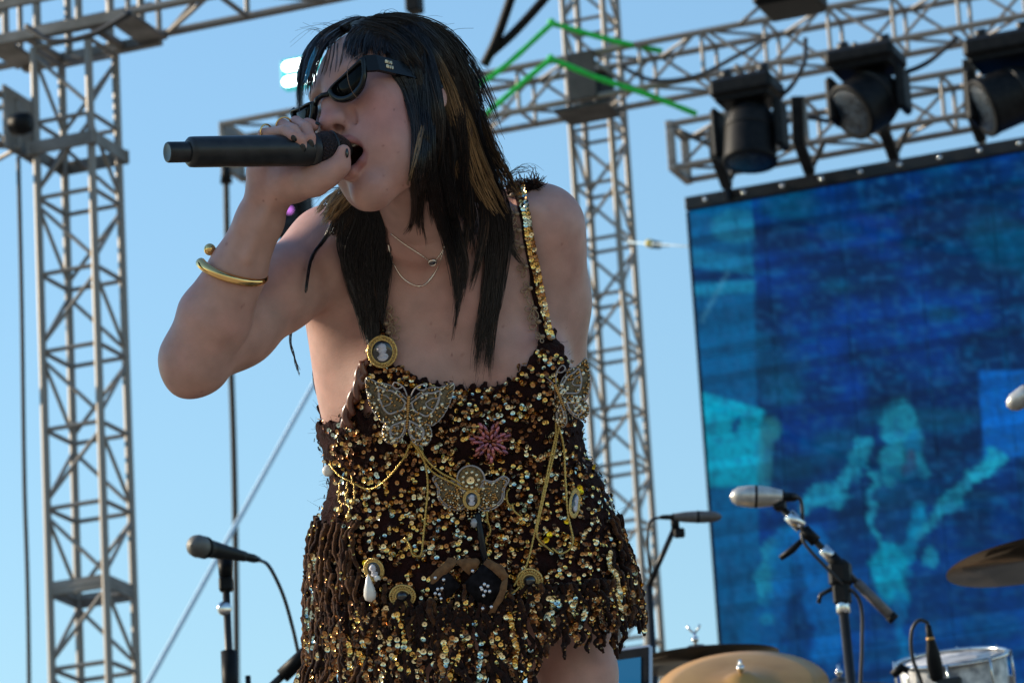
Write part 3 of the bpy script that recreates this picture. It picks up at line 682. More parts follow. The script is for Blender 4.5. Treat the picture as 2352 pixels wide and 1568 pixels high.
spots = [B(x, y, .05) for x, y in ((860, 250), (905, 252), (930, 280), (880, 335), (915, 350), (1000, 770), (990, 745), (1012, 762), (1165, 780), (1060, 815), (1135, 590), (1155, 750), (520, 560), (700, 620), (560, 700), (1290, 560))]+[B(fr.uniform(420, 1330), fr.uniform(250, 900), .05) for _ in range(24)]
for sp in spots:
    dd = np.hypot(BV[:, 0]/(D0-BV[:, 2])-sp[0]/(D0-sp[2]), BV[:, 1]/(D0-BV[:, 2])-sp[1]/(D0-sp[2]))*D0; blend(ssm(.0020, .0009, dd)*(BV[:, 2] > -.1), (.17, .065, .05), fr.uniform(.25, .6))
skin = mat('skin', tuple(SK), .52, spec=.34, vcol='tint', sss=.12)
n_ = skin.node_tree; bs = n_.nodes['Principled BSDF']; vc = n_.nodes['Color Attribute'] if 'Color Attribute' in n_.nodes else [q for q in n_.nodes if q.bl_idname == 'ShaderNodeVertexColor'][0]
tc = n_.nodes.new('ShaderNodeTexCoord')
def ntex(scale, detail): t = n_.nodes.new('ShaderNodeTexNoise'); t.inputs['Scale'].default_value = scale; t.inputs['Detail'].default_value = detail; n_.links.new(tc.outputs['Object'], t.inputs['Vector']); return t.outputs[0]
mot = n_.nodes.new('ShaderNodeMapRange'); mot.inputs[1].default_value = .3; mot.inputs[2].default_value = .7; mot.inputs[3].default_value = .86; mot.inputs[4].default_value = 1.10; n_.links.new(ntex(38, 7), mot.inputs[0])
mul = n_.nodes.new('ShaderNodeVectorMath'); mul.operation = 'SCALE'; n_.links.new(vc.outputs[0], mul.inputs[0]); n_.links.new(mot.outputs[0], mul.inputs['Scale'])
red = n_.nodes.new('ShaderNodeMix'); red.data_type = 'RGBA'; red.blend_type = 'MULTIPLY'; red.inputs[7].default_value = (1.03, .91, .90, 1); rr = n_.nodes.new('ShaderNodeMapRange'); rr.inputs[1].default_value = .45; rr.inputs[2].default_value = .7; n_.links.new(ntex(14, 4), rr.inputs[0]); n_.links.new(rr.outputs[0], red.inputs[0]); n_.links.new(mul.outputs[0], red.inputs[6]); n_.links.new(red.outputs[2], bs.inputs['Base Color'])
bp = n_.nodes.new('ShaderNodeBump'); bp.inputs['Strength'].default_value = .22; bp.inputs['Distance'].default_value = .0012; n_.links.new(ntex(420, 3), bp.inputs['Height']); n_.links.new(bp.outputs[0], bs.inputs['Normal'])
BW = C2W(BV)
person = obj('person', BW, BF, skin)
tag(person, 'dark haired woman in a gold sequin dress singing with her right arm raised', 'person')
ca = person.data.color_attributes.new('tint', 'FLOAT_COLOR', 'POINT'); ca.data.foreach_set('color', np.concatenate([colr, np.ones((len(BV), 1))], 1).ravel().astype(np.float32))
BVH_BODY = BVHTree.FromPolygons([Vector(v) for v in BW], BF.tolist())
def hit(tree, px, py, off=.0):          # where the sight line through a picture point meets a surface; returns point, normal (world)
    d = Vector(P(px, py, 1.)-CAMLOC); h_ = tree.ray_cast(Vector(CAMLOC), d.normalized())
    if h_[0] is None: return None
    n = np.array(h_[1]); 
    if n@np.array(d) > 0: n = -n
    return np.array(h_[0])+n*off, n
# ================================================================ dress
ROWS = np.array([  # picture row: left, right edge, centre depth, half depth
 [900, 770, 1300, -.055, .120], [960, 762, 1310, -.060, .122], [1000, 757, 1328, -.066, .124], [1050, 758, 1350, -.075, .126], [1110, 757, 1384, -.085, .130],
 [1170, 742, 1408, -.092, .137], [1250, 722, 1430, -.098, .147], [1330, 716, 1452, -.100, .155], [1400, 716, 1462, -.100, .160], [1480, 716, 1470, -.100, .165], [1560, 716, 1474, -.10, .17]], float)
def row(py):
    q = [np.interp(py, ROWS[:, 0], ROWS[:, i]) for i in range(1, 5)]; d = D0-q[2]
    return ((q[0]+q[1])/2-1176)*d/FPX, (q[1]-q[0])/2*d/FPX, q[2], q[3], (784-np.asarray(py, float))*d/FPX
def on_skirt(th, py, off=0.):            # point on the skirt shell at angle th (0 = right, 90 deg = front), body space
    xc, xr, zc, zr, y = row(py); e = 2/2.3
    c, s = np.cos(th), np.sin(th); return np.stack([xc+(xr+off)*np.sign(c)*np.abs(c)**e, y+0*c, zc+(zr+off)*np.sign(s)*np.abs(s)**e], -1)
HEM = 1400
NECK = np.array([[600, 975], [752, 972], [797, 960], [812, 926], [838, 850], [846, 800], [868, 760], [884, 772], [905, 842], [950, 862], [1000, 878], [1060, 888], [1130, 885], [1180, 866], [1215, 830], [1236, 790], [1250, 752], [1272, 752], [1290, 792], [1308, 850], [1330, 950], [1360, 990], [1700, 1000]], float)
dr = Field(axis((-.32, .26, .0030)), axis((-.42, .045, .0030)), axis((-.30, .13, .0035)))
X, Y, Z = dr.a[0][:, None, None], dr.a[1][None, :, None], dr.a[2][None, None, :]
g = .0075
dr.ell(B(1010, 830, -.06), (.150+g, .185+g, .098+g), k=.03)
dr.cone(B(785, 660, -.05), B(846, 975, -.07), .052+g, .052+g, .05); dr.cone(B(1205, 650, -.05), B(1222, 960, -.07), .045+g, .052+g, .05)
dr.ell(B(938, 905, .0), (.060+g, .062+g, .052+g), k=.05); dr.ell(B(1205, 880, .0), (.058+g, .062+g, .052+g), k=.05)
pyg = 784-dr.a[1]/(D0+.08)*FPX
xc, xr, zc, zr, _ = row(pyg)
sh4 = (None, slice(None), None)
q = ((np.abs((X-xc[sh4])/xr[sh4])**2.3+np.abs((Z-zc[sh4])/zr[sh4])**2.3)**(1/2.3)-1)*np.minimum(xr, zr)[sh4]*1.1
q = np.maximum(q, (np.maximum(930-pyg, pyg-HEM)/1750)[sh4]).astype(np.float32)
k_ = .03; h = np.clip(.5+.5*(q-dr.D)/k_, 0, 1); dr.D = (q*(1-h)+dr.D*h-k_*h*(1-h)).astype(np.float32)
PX = 1176+X/(D0-Z)*FPX; PY = 784-Y/(D0-Z)*FPX
nk = np.interp(PX, NECK[:, 0], NECK[:, 1])+5*np.sin(PX*.23)+3*np.sin(PX*.51+1)
nk = np.where(Z < -.09, 930, nk)
dr.D = np.maximum(dr.D, ((nk-PY)/1750*.7).astype(np.float32))
a_ = .42; u_ = (PX-853)*math.cos(a_)+(PY-925)*math.sin(a_); v_ = -(PX-853)*math.sin(a_)+(PY-925)*math.cos(a_)   # keyhole gap beside the left strap
hole = (1-np.sqrt((u_/15)**2+(v_/38)**2))*.010
dr.D = np.where(Z > -.05, np.maximum(dr.D, hole.astype(np.float32)), dr.D)
dr.D = np.maximum(dr.D, (-(np.sqrt((X-B(1085, 1330, 0)[0])**2+((Z+.10)*1.25)**2)-.165)-np.maximum(0, (PY*0+Y-B(1, 1330, -.1)[1]))*.9).astype(np.float32))  # hollow under the skirt
DV_, DF_ = dr.mesh(); DV_ = relax(DV_, DF_, 1, .4); del dr.D
def vnorm(V, Fc):
    n = np.cross(V[Fc[:, 2]]-V[Fc[:, 0]], V[Fc[:, 3]]-V[Fc[:, 1]]); N = np.stack([sum(np.bincount(Fc[:, j], n[:, q], minlength=len(V)) for j in range(4)) for q in range(3)], 1)
    return N/(np.linalg.norm(N, axis=1)[:, None]+1e-12)
DN_ = vnorm(DV_, DF_)
w_ = vnoise(DV_[:, 0]*260+9, DV_[:, 1]*240+3, 11)+vnoise(DV_[:, 0]*110+DV_[:, 2]*70+5, DV_[:, 1]*140+40, 12)-1
DV_ = DV_+DN_*(w_*.0042)[:, None]
DW = C2W(DV_)
knit = mat('dark_brown_knit', (.014, .0065, .0065), .95, spec=.04, noise=(60, (.024, .009, .009), 8), bump=(330, 1., .004), sheen=.04)
dress = obj('dress', DW, DF_, knit, person)
BVH_DRESS = BVHTree.FromPolygons([Vector(v) for v in DW], DF_.tolist())
def hit_any(px, py, off=0.):
    best = None
    for t in (BVH_DRESS, BVH_BODY):
        r_ = hit(t, px, py, off)
        if r_ and (best is None or np.linalg.norm(r_[0]-CAMLOC) < np.linalg.norm(best[0]-CAMLOC)): best = r_
    return best
def soft_hit(px, py, off=0., rad=10):    # averaged normal
    c = hit_any(px, py, off)
    if c is None: return None
    ns = [c[1]]; 
    for dx, dy in ((rad, 0), (-rad, 0), (0, rad), (0, -rad)):
        r_ = hit_any(px+dx, py+dy)
        if r_: ns.append(r_[1])
    n = np.mean(ns, 0); return c[0], n/np.linalg.norm(n)
# ---- sequins: small cupped discs with a hole
SQ = {}
SQM = dict(gold=mat('sequin_gold', (.78, .50, .15), .22, 1.), pale=mat('sequin_pale_gold', (.80, .68, .42), .24, 1.), bronze=mat('sequin_bronze', (.42, .21, .085), .28, 1.), brown=mat('sequin_brown', (.17, .078, .04), .3, 1.), teal=mat('sequin_silver_green', (.55, .68, .62), .22, 1.), yellow=mat('sequin_yellow', (.85, .58, .02), .3, .8))
def sequin_geo(r, n=9):
    V = []
    for rr, z in ((r*.22, .0), (r*.72, -.0001), (r, .16*r)):
        for j in range(n): V.append((rr*math.cos(2*math.pi*j/n), rr*math.sin(2*math.pi*j/n), z))
    Fc = [(i*n+j, i*n+(j+1) % n, (i+1)*n+(j+1) % n, (i+1)*n+j) for i in (0, 1) for j in range(n)]
    return np.array(V), Fc
SG, SF = sequin_geo(.0032)
def sq_frame(n, tilt, rg):
    n = n+rg.normal(0, tilt, 3); return frame(n, rg.normal(0, 1, 3))
rs = np.random.default_rng(21)
seqs = []                                 # (position, frame, colour, size)
cols = ['gold', 'pale', 'bronze', 'brown', 'teal']
def run(px, py, n, ang, prob=(.17, .15, .27, .34, .07)):
    c = rs.choice(cols, p=prob)
    for i in range(n):
        r_ = hit(BVH_DRESS, px, py, .0035)
        if r_ is None: return
        cc = c if rs.random() < .72 else rs.choice(cols, p=prob)
        seqs.append((r_[0], sq_frame(r_[1], .42, rs), cc, rs.uniform(.8, 1.12)))
        px += 8.0*math.cos(ang)+rs.normal(0, 1.2); py += 8.0*math.sin(ang)+rs.normal(0, 1.2); ang += rs.normal(0, .45)
for _ in range(1500):
    run(rs.uniform(755, 1470), rs.uniform(800, HEM), int(rs.integers(1, 6)), rs.choice([0, 0, math.pi, 1.2, 2.])+rs.normal(0, .4))
for i in range(9): pass
for x in np.arange(910, 1240, 17): run(x, np.interp(x, NECK[:, 0], NECK[:, 1])+12+rs.uniform(-3, 8), int(rs.integers(1, 4)), rs.uniform(-.5, .5), (.35, .35, .18, .04, .08))
front_n = len(seqs)
sel = rs.permutation(len(DV_))             # sides and back
for i in sel[:1500]:
    if DN_[i, 2] < .15: seqs.append((DW[i]+(C2W(DV_[i]+DN_[i])[0]-DW[i])*.0035, sq_frame(C2W(DV_[i]+DN_[i])[0]-DW[i], .42, rs), rs.choice(cols), rs.uniform(.8, 1.1)))
def area(s): return s[3]**2*abs(s[1][:, 2]@CF)
order = sorted(range(front_n), key=lambda i: -area(seqs[i]))
big = set(order[:230])
SQME = {c: newmesh('sequin_'+c, SG, SF, SQM[c]) for c in SQM}
def put_sequin(s, parent, name='sequin'):
    return share(name, SQME[s[2]], np.concatenate([s[1]*s[3], s[0][:, None]], 1), parent)
def merge_sequins(lst, name, parent, stuff=True):
    V, Fc, mi = [], [], []; ks = list(SQM)
    for p_, A, c, sz in lst:
        o_ = len(V)*len(SG); V.append(SG*sz@A.T+p_); Fc += [tuple(i+o_ for i in f) for f in SF]; mi += [ks.index(c)]*len(SF)
    o_ = obj(name, np.concatenate(V), Fc, [SQM[k] for k in ks], parent, mi, True)
    if stuff: o_['kind'] = 'stuff'
    return o_
for i in order[:230]: put_sequin(seqs[i], dress)
merge_sequins([s for i, s in enumerate(seqs) if i not in big], 'sequin_scatter', dress)
for px, py, c in ((1347, 1062, 'yellow'), (1356, 1070, 'yellow'), (1302, 1194, 'yellow'), (1250, 1238, 'yellow'), (1258, 1228, 'yellow'), (1242, 1246, 'gold'), (843, 1293, 'yellow'), (1328, 1120, 'yellow'), (1331, 1132, 'yellow'), (1326, 1144, 'gold'), (1020, 1310, 'yellow'), (1376, 1100, 'teal'), (848, 1300, 'gold'), (860, 1318, 'pale'), (854, 1328, 'teal')):
    r_ = hit(BVH_DRESS, px, py, .0045)
    if r_: put_sequin((r_[0], sq_frame(r_[1], .15, rs), c, 1.35), dress)
# ---- fringe: crinkled cords that hang from the skirt, some strung with sequins
fuzz = mat('dark_chenille', (.011, .0055, .0055), .85, spec=.08, noise=(140, (.032, .013, .009), 6), bump=(700, 1., .003), sheen=.06)
fuzz2 = mat('rust_chenille', (.036, .014, .009), .8, spec=.1, noise=(160, (.10, .042, .016), 6), bump=(700, 1., .003), sheen=.1)
def strand(th, py0, py1, r, mt, sq, seed, spread):
    n = 46; t = np.linspace(0, 1, n); py = py0+(py1-py0)*t
    g_ = np.random.default_rng(seed); ph = g_.uniform(0, 6)
    wob = noise1(t*5+ph, seed % 97)*.009+noise1(t*11+ph, seed % 89)*.003
    P_ = np.empty((n, 3))
    for i in range(n):
        a = th+wob[i]*4+spread*max(0, py[i]-py0)/300
        P_[i] = on_skirt(a, min(py[i], HEM+120), .007+.004*noise1([t[i]*9], seed % 83)[0])
        if py[i] > HEM+120: P_[i] = P_[i-1]+np.array([wob[i]*.25, -(py[i]-py[i-1])/1750, wob[i]*.1+.0006])
    P_[:, 1] = B(0, 0, 0)[1]*0+(784-py)/FPX*(D0-P_[:, 2])
    tw = t*(py1-py0)*.16; rr = r*(1+.16*np.sin(tw*2.1+ph)+.12*noise1(t*40, seed % 71)); rr[-2:] *= .6
    P_[:, 0] += r*.28*np.sin(tw); P_[:, 2] += r*.28*np.cos(tw)
    W_ = C2W(P_); m_ = MB().tube(W_, rr, 6)
    mats_ = [mt]
    if sq:
        mats_ += [SQM[sq], SQM['pale']]; T = np.gradient(W_, axis=0)
        stp = int(g_.integers(1, 3)); a0 = int(g_.integers(4, 16)); a1 = int(g_.integers(26, 46))
        for i in range(a0, a1, stp):
            nn = -CF if math.sin(th) > -.2 else CF
            A = sq_frame(nn+.35*CR*math.cos(th), .35, g_); sz = g_.uniform(1., 1.35)
            m_.add(SG*sz@A.T+W_[i]-CF*(r+.0012)*(1 if math.sin(th) > -.2 else -1), SF, 1 if g_.random() < .8 else 2)
    while len(mats_) < 3: mats_.append(SQM['bronze'])
    mats_ += [SQM['bronze'], SQM['brown'], SQM['gold']]
    for i in g_.choice(np.arange(2, n-1), int(g_.integers(9, 22))):
        nn = g_.normal(0, .7, 3)-CF*(1 if math.sin(th) > -.2 else -1); nn /= np.linalg.norm(nn); m_.add(SG*g_.uniform(.38, .7)@sq_frame(nn, .3, g_).T+W_[i]+nn*(r+.0006)+g_.normal(0, .0008, 3), SF, int(g_.integers(3, 6)))
    return m_.build('fringe_strand', mats_, dress)
k = 0
NF, NBK = 170, 50
for i in range(NF+NBK):
    front = i < NF
    th = (math.pi*(.0+1.0*(i+.5)/NF) if front else math.pi*(1+(i-NF+.5)/NBK))+rs.normal(0, .02)
    px_ = 1090+375*math.cos(th)
    py0 = (rs.choice([1200, 1260, 1320]) if (front and (px_ < 850 or px_ > 1400)) else rs.choice([1345, 1375, 1395]) if front else rs.choice([1250, 1330]))+rs.uniform(-18, 18)
    end = rs.uniform(1500, 1700) if front else rs.uniform(1480, 1600)
    if front and px_ > 1330: py0 = min(py0, 1330); end = rs.uniform(1380, 1465)
    if front and 1200 < px_ < 1400: py0 = min(py0, 1340); end = rs.uniform(1415, 1525)
    if not front and px_ > 1250: py0 = 1250; end = rs.uniform(1380, 1440)
    sq = rs.choice([None]*9+['gold', 'pale', 'bronze', 'bronze', 'brown', 'brown', 'teal'])
    strand(th, py0, max(end, py0+110), rs.uniform(.0026, .0042), fuzz if rs.random() < (.75 if px_ > 860 else .35) else fuzz2, sq, 100+i, rs.normal(0, .02))
for i in range(64):                      # longer dark cords that fill the middle of the hem
    th = math.acos(np.clip((rs.uniform(760, 1200)-1090)/375, -1, 1))
    strand(th, rs.uniform(1380, 1420), rs.uniform(1600, 1740), rs.uniform(.0030, .0046), fuzz, rs.choice([None, None, None, 'brown', 'bronze', 'gold']), 700+i, rs.normal(0, .02))
# frayed fibres standing off the knit
fib = MB()
for i in rs.permutation(len(DV_))[:1500]:
    n_w = c2w(DV_[i]+DN_[i])-DW[i]; q_ = DW[i]; d_ = n_w+rs.normal(0, .7, 3); L_ = rs.uniform(.004, .011)
    fib.tube([q_, q_+d_*L_*.5, q_+d_*L_+rs.normal(0, .0015, 3)], [.00022, .0002, .0001], 3, cap=False)
fo = fib.build('loose_fibres', fuzz, dress); fo['kind'] = 'stuff'
# ---- shoulder straps: brown ribbon with a double row of sequins and lace flowers
lace = mat('beige_lace_cord', (.30, .21, .13), .6, noise=(200, (.20, .13, .08)))
greycord = mat('grey_cord', (.34, .32, .33), .6, noise=(300, (.24, .22, .23)))
def ribbon(pts, w, name, m_, off=.004, th=.003):
    q_ = spline(np.array(pts, float), 40); V = []; prev = None
    for i, (x, y) in enumerate(q_):
        r_ = soft_hit(x, y, off) 
        if r_ is None: r_ = prev
        if r_ is None: continue
        prev = r_; V.append(r_)
    C_ = np.array([v[0] for v in V]); N_ = np.array([v[1] for v in V])
    for _ in range(3): C_[1:-1] = (C_[:-2]+2*C_[1:-1]+C_[2:])/4
    T_ = np.gradient(C_, axis=0); T_ /= np.linalg.norm(T_, axis=1)[:, None]; S_ = np.cross(T_, N_); S_ /= np.linalg.norm(S_, axis=1)[:, None]
    ww = w*(1+.18*noise1(np.linspace(0, 14, len(C_)), 5))[:, None]
    rows_ = [C_-S_*ww, C_-S_*ww*.6+N_*th, C_+S_*ww*.6+N_*th, C_+S_*ww]; V = np.concatenate(rows_); n = len(C_)
    Fc = [(j*n+i, j*n+i+1, (j+1)*n+i+1, (j+1)*n+i) for j in range(3) for i in range(n-1)]+[(3*n+i, 3*n+i+1, i+1, i) for i in range(n-1)]
    o_ = obj(name, V, Fc, m_, dress); return C_, N_, S_
RS = [(1188, 412), (1196, 450), (1205, 500), (1213, 550), (1222, 610), (1232, 680), (1243, 740), (1258, 790)]
LS = [(784, 500), (795, 560), (818, 625), (848, 690), (870, 750), (880, 800)]
for pts, nm in ((RS, 'strap'), (LS, 'strap')):
    C_, N_, S_ = ribbon(pts, .0068 if pts is RS else .0105, nm, knit)
    L_ = np.concatenate([[0], np.cumsum(np.linalg.norm(np.diff(C_, axis=0), axis=1))]); lst = []
    for s_ in np.arange(.004, L_[-1], .0047):
        for sd in (-1, 1):
            p_ = np.array([np.interp(s_+.002*sd, L_, C_[:, q]) for q in range(3)]); n_0 = np.array([np.interp(s_, L_, N_[:, q]) for q in range(3)]); sv = np.array([np.interp(s_, L_, S_[:, q]) for q in range(3)])
            lst.append((p_+n_0*.005-sv*.0028+sv*.0030*sd, sq_frame(n_0-sd*.25*sv, .22, rs), rs.choice(['gold', 'pale', 'gold', 'bronze', 'teal']) if s_ < L_[-1]*.35 else rs.choice(['gold', 'gold', 'bronze', 'pale']), rs.uniform(.95, 1.15)))
    if pts is RS:
        for s_ in lst[:66]: put_sequin(s_, dress)
        if lst[66:]: merge_sequins(lst[66:], 'strap_sequins', dress)
    else: merge_sequins(lst, 'strap_sequins', dress)
    for i in range(3, len(C_)-1, 4):
        m_ = MB(); sd = 1 if (pts is RS) else -1
        for sgn in ((sd,) if i % 8 else (sd, -sd)):
            c_ = C_[i]+S_[i]*(.013*sgn)*(1 if pts is RS else 1); A = np.stack([S_[i]*sgn, np.cross(N_[i], S_[i]*sgn), N_[i]], 1); A = A+rs.normal(0, .15, (3, 3))
            m_.ball(C_[i]+S_[i]*(.0095 if pts is RS else .0135)*sgn+N_[i]*.003, .0042, 8, 0, sc=(1, 1, .7))
            for pt in (-.9, 0., .9):
                t_ = np.linspace(0, 2*math.pi, 15); rl = .0085*np.ones(15)
                loop = np.stack([.0045+.0052*(1-np.cos(t_)), .0030*np.sin(t_), 0*t_+.002], 1); ca_, sa_ = math.cos(pt), math.sin(pt)
                loop = loop@np.array([[ca_, sa_, 0], [-sa_, ca_, 0], [0, 0, 1]]); m_.tube(C_[i]+S_[i]*(.008 if pts is RS else .0125)*sgn+loop@A.T, .0008, 5, cap=False)
        m_.build('lace_flower', lace, dress)
# tufted dark trim on top of her left shoulder
tr = MB()
for i in range(700):
    x = rs.uniform(1168, 1240); y = 398; r_ = None
    while r_ is None and y < 470: y += 4; r_ = hit(BVH_BODY, x, y, .001)
    if r_: r_ = hit(BVH_BODY, x, y+rs.uniform(0, 14), .002)
    if r_ is None: continue
    d_ = r_[1]*.2+CU*.2+rs.normal(0, .7, 3); tr.tube([r_[0], r_[0]+d_*.004, r_[0]+d_*.007+rs.normal(0, .003, 3)], [.0007, .0006, .0003], 4, cap=False)
tr.build('shoulder_trim', fuzz, dress)
# twisted rope edge of the left armhole
pts = [hit_any(x, y, .006) for x, y in ((846, 835), (838, 862), (829, 890), (818, 920), (808, 950), (803, 972))]
q_ = spline([p_[0] for p_ in pts if p_], 30); u_ = np.linspace(0, 1, 30)
satin = mat('wine_satin_cord', (.085, .028, .022), .3, noise=(60, (.16, .06, .035)), coat=.3)
for f_ in (0, math.pi): MB().tube(q_+np.stack([np.cos(u_*16+f_)*.0045, 0*u_, np.sin(u_*16+f_)*.0045], 1), .0052, 8).build('edge_cord', satin, dress)
# ================================================================ hair: dark cap on the scalp, then locks of single strands
HRAD = np.array([.0865, .0960, .1010]); HCEN = np.array([0, .036, -.012])
def hull_z(px, py, grow=1.):             # front of the head-shaped hull along a sight line; silhouettes fall back to its middle
    o = (np.array([0, 0, D0])-(HC+HM@HCEN))@HM; d = B(px, py, 0)-np.array([0, 0, D0]); d = d/np.linalg.norm(d); dl = d@HM; r_ = HRAD*grow
    A_ = ((dl/r_)**2).sum(); B_ = 2*(o*dl/r_**2).sum(); C_ = ((o/r_)**2).sum()-1; q = B_*B_-4*A_*C_
    if q < 0: return (HC+HM@HCEN)[2]-.012, False
    t = (-B_-math.sqrt(q))/(2*A_); return (np.array([0, 0, D0])+d*t)[2], True
def body_z(px, py):
    r_ = hit(BVH_BODY, px, py); 
    return W2C(r_[0])[0][2] if r_ else None
hcap = Field(axis((-.31, -.05, .003)), axis((.17, .46, .003)), axis((-.02, .30, .003)))
hcap.ell(HC+HM@HCEN, (.079, .0885, .0945), HM, .01)
hcap.ell(H(0, -.015, -.055), (.056, .070, .045), HM, .03)
hx = [a.reshape(sh) for a, sh in zip(hcap.a, ((-1, 1, 1), (1, -1, 1), (1, 1, -1)))]
lx = [sum((hx[j]-HC[j])*HM[j, i] for j in range(3)) for i in range(3)]
face_cut = np.minimum(lx[2]-.028+np.abs(lx[0])*.25+np.maximum(0, .02-lx[1])*.9, .070-lx[1]+0*lx[2])   # > 0 on the face below the hairline
hcap.D = np.maximum(hcap.D, np.minimum(face_cut, .03).astype(np.float32))
cv, cf = hcap.mesh(); cv = relax(cv, cf, 3, .5)
hair_m = bpy.data.materials.new('hair'); hair_m.use_nodes = True; hn = hair_m.node_tree; hb = hn.nodes['Principled BSDF']
ha = hn.nodes.new('ShaderNodeVertexColor'); ha.layer_name = 'tint'; hn.links.new(ha.outputs[0], hb.inputs['Base Color']); hb.inputs['Roughness'].default_value = .32; hb.inputs['Specular IOR Level'].default_value = .5
hair = obj('hair', C2W(cv), cf, mat('hair_roots', (.008, .006, .006), .6, spec=.2), person)
hr_ = np.random.default_rng(33)
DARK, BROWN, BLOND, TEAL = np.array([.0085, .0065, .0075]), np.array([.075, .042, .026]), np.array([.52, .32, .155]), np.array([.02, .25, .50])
CAPR = np.linspace(0, 2*math.pi, 3, endpoint=False)
def lock(pts, w0, w1, w2, n, ends=DARK, share_=0., depth=.5, rad=.00036, wave=.003, lift=.004, t0=.0, spread=.0, name='hair_lock', front=False):
    """pts: (px, py[, z]) guide; widths (pixels) at root, middle, tip; n strands; share_ of strands fade to `ends` from t0 on"""
    G = []
    for p in pts:
        if len(p) == 3:
            z = p[2]
            if front:
                bz = body_z(p[0], p[1]); z = max(z, bz+.006) if bz is not None else z
        else:
            z, ok = hull_z(p[0], p[1]); bz = body_z(p[0], p[1]); 
            if not ok: z = bz+.010 if bz is not None else z
            elif bz is not None: z = max(z, bz+.006)
        G.append(B(p[0], p[1], z+lift))
    if n > 60: w2 = w2*1.5+8
    S = 22; g = spline(G, S); t = np.linspace(0, 1, S)
    T = np.gradient(g, axis=0); T /= np.linalg.norm(T, axis=1)[:, None]
    view = np.array([0, 0, 1.]); side = np.cross(T, view); side /= np.linalg.norm(side, axis=1)[:, None]+1e-9; dep = np.cross(side, T)
    w = np.where(t < .5, w0+(w1-w0)*t*2, w1+(w2-w1)*(t-.5)*2)/1750/2
    a = hr_.uniform(-1, 1, n); bq = hr_.uniform(-1, 1, n); nrm = np.maximum(1, np.hypot(a, bq)); a /= nrm; bq /= nrm
    nc = max(2, n//13); ca_ = hr_.uniform(-1, 1, nc); cb_ = hr_.uniform(-1, 1, nc); cid = hr_.integers(0, nc, n); cL = np.clip(1-np.abs(hr_.normal(0, .24, nc)), .4, 1.); cph = hr_.uniform(0, 6.28, nc)
    L_ = np.clip(cL[cid]*(1-np.abs(hr_.normal(0, .10, n))), .35, 1.)
    ts = t[None, :]*L_[:, None]; gi = np.clip(ts*(S-1), 0, S-1.001); i0 = gi.astype(int); f = (gi-i0)[..., None]
    lerp = lambda arr: arr[i0]*(1-f)+arr[i0+1]*f
    c = lerp(g); s_ = lerp(side); d_ = lerp(dep); wl = lerp(w[:, None])
    if n > 3:
        gq = .80*np.clip(tt_ := ts/np.maximum(L_[:, None], .01), 0, 1)**1.6
        a2 = a[:, None]*(1-gq)+ca_[cid][:, None]*gq; b2 = bq[:, None]*(1-gq)+cb_[cid][:, None]*gq
    else: a2 = a[:, None]+0*ts; b2 = bq[:, None]+0*ts
    ph = hr_.uniform(-.7, .7, (n, 1, 1))+cph[cid][:, None, None]; fq = hr_.uniform(.6, 2.0, (n, 1, 1)); tt = ts[..., None]
    amp = wave*hr_.uniform(.1, 1, (n, 1, 1))*tt**1.2
    Pt = c+s_*(wl*a2[..., None]*(1+spread*tt*hr_.normal(0, 1, (n, 1, 1)))+amp*np.sin(fq*tt*6.28+ph))+d_*(wl*depth*b2[..., None]+.5*amp*np.cos(fq*tt*5+ph))
    Tn = np.gradient(Pt, axis=1); Tn /= np.linalg.norm(Tn, axis=2)[..., None]+1e-12
    A = np.cross(Tn, view); A /= np.linalg.norm(A, axis=2)[..., None]+1e-12; Bn = np.cross(Tn, A)
    rr = rad*hr_.uniform(.7, 1.3, (n, 1, 1))*np.where(tt > .85, np.maximum(.25, 1-(tt-.85)*5), 1)
    ring = np.stack([Pt+rr*(math.cos(q)*A+math.sin(q)*Bn) for q in CAPR], 2)           # n,S,3,3
    V = ring.reshape(-1, 3)
    base = (np.arange(n)[:, None]*S+np.arange(S-1)[None, :])[..., None]*3+np.arange(3); nxt = (np.arange(3)+1) % 3
    b0 = (np.arange(n)[:, None]*S+np.arange(S-1)[None, :])[..., None]*3
    Fq = np.stack([b0+np.arange(3), b0+nxt, b0+3+nxt, b0+3+np.arange(3)], -1).reshape(-1, 4)
    cl = np.tile(DARK, (n, S, 1))*hr_.uniform(.7, 1.5, (n, 1, 1)); pick = hr_.random(n) < share_
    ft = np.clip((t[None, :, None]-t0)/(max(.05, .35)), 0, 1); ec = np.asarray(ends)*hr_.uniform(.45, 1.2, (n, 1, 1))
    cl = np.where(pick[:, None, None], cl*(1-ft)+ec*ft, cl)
    V = C2W(V)
    o_ = obj(name, V, Fq, hair_m, hair)
    ca = o_.data.color_attributes.new('tint', 'FLOAT_COLOR', 'POINT'); cc = np.repeat(cl.reshape(-1, 3), 3, 0)
    ca.data.foreach_set('color', np.concatenate([cc, np.ones((len(cc), 1))], 1).ravel().astype(np.float32))
    return o_
zc_ = HC[2]
# crown, combed from the parting down the right side of the head
for i, (x0, y0, x1, y1, x2, y2, x3, y3) in enumerate([tuple(v+(13 if j in (1, 3) else 6 if j == 5 else 0) for j, v in enumerate(q)) for q in [(835, 52, 905, 62, 965, 130, 992, 250), (850, 47, 935, 60, 1000, 140, 1030, 270), (870, 42, 965, 62, 1030, 150, 1066, 290), (890, 40, 990, 68, 1052, 165, 1095, 300),
        (905, 39, 1000, 66, 1066, 160, 1112, 310), (920, 39, 1010, 74, 1076, 172, 1126, 330), (820, 58, 890, 80, 935, 150, 965, 260)]]):
    lock([(x0-6, y0+14, zc_-.065), (x0, y0), (x1, y1), (x2, y2), (x3, y3, zc_-.01+.01*(i % 3))], 40, 62, 62, 260, BROWN, .12, .35, lift=.003, wave=.002, t0=.3)
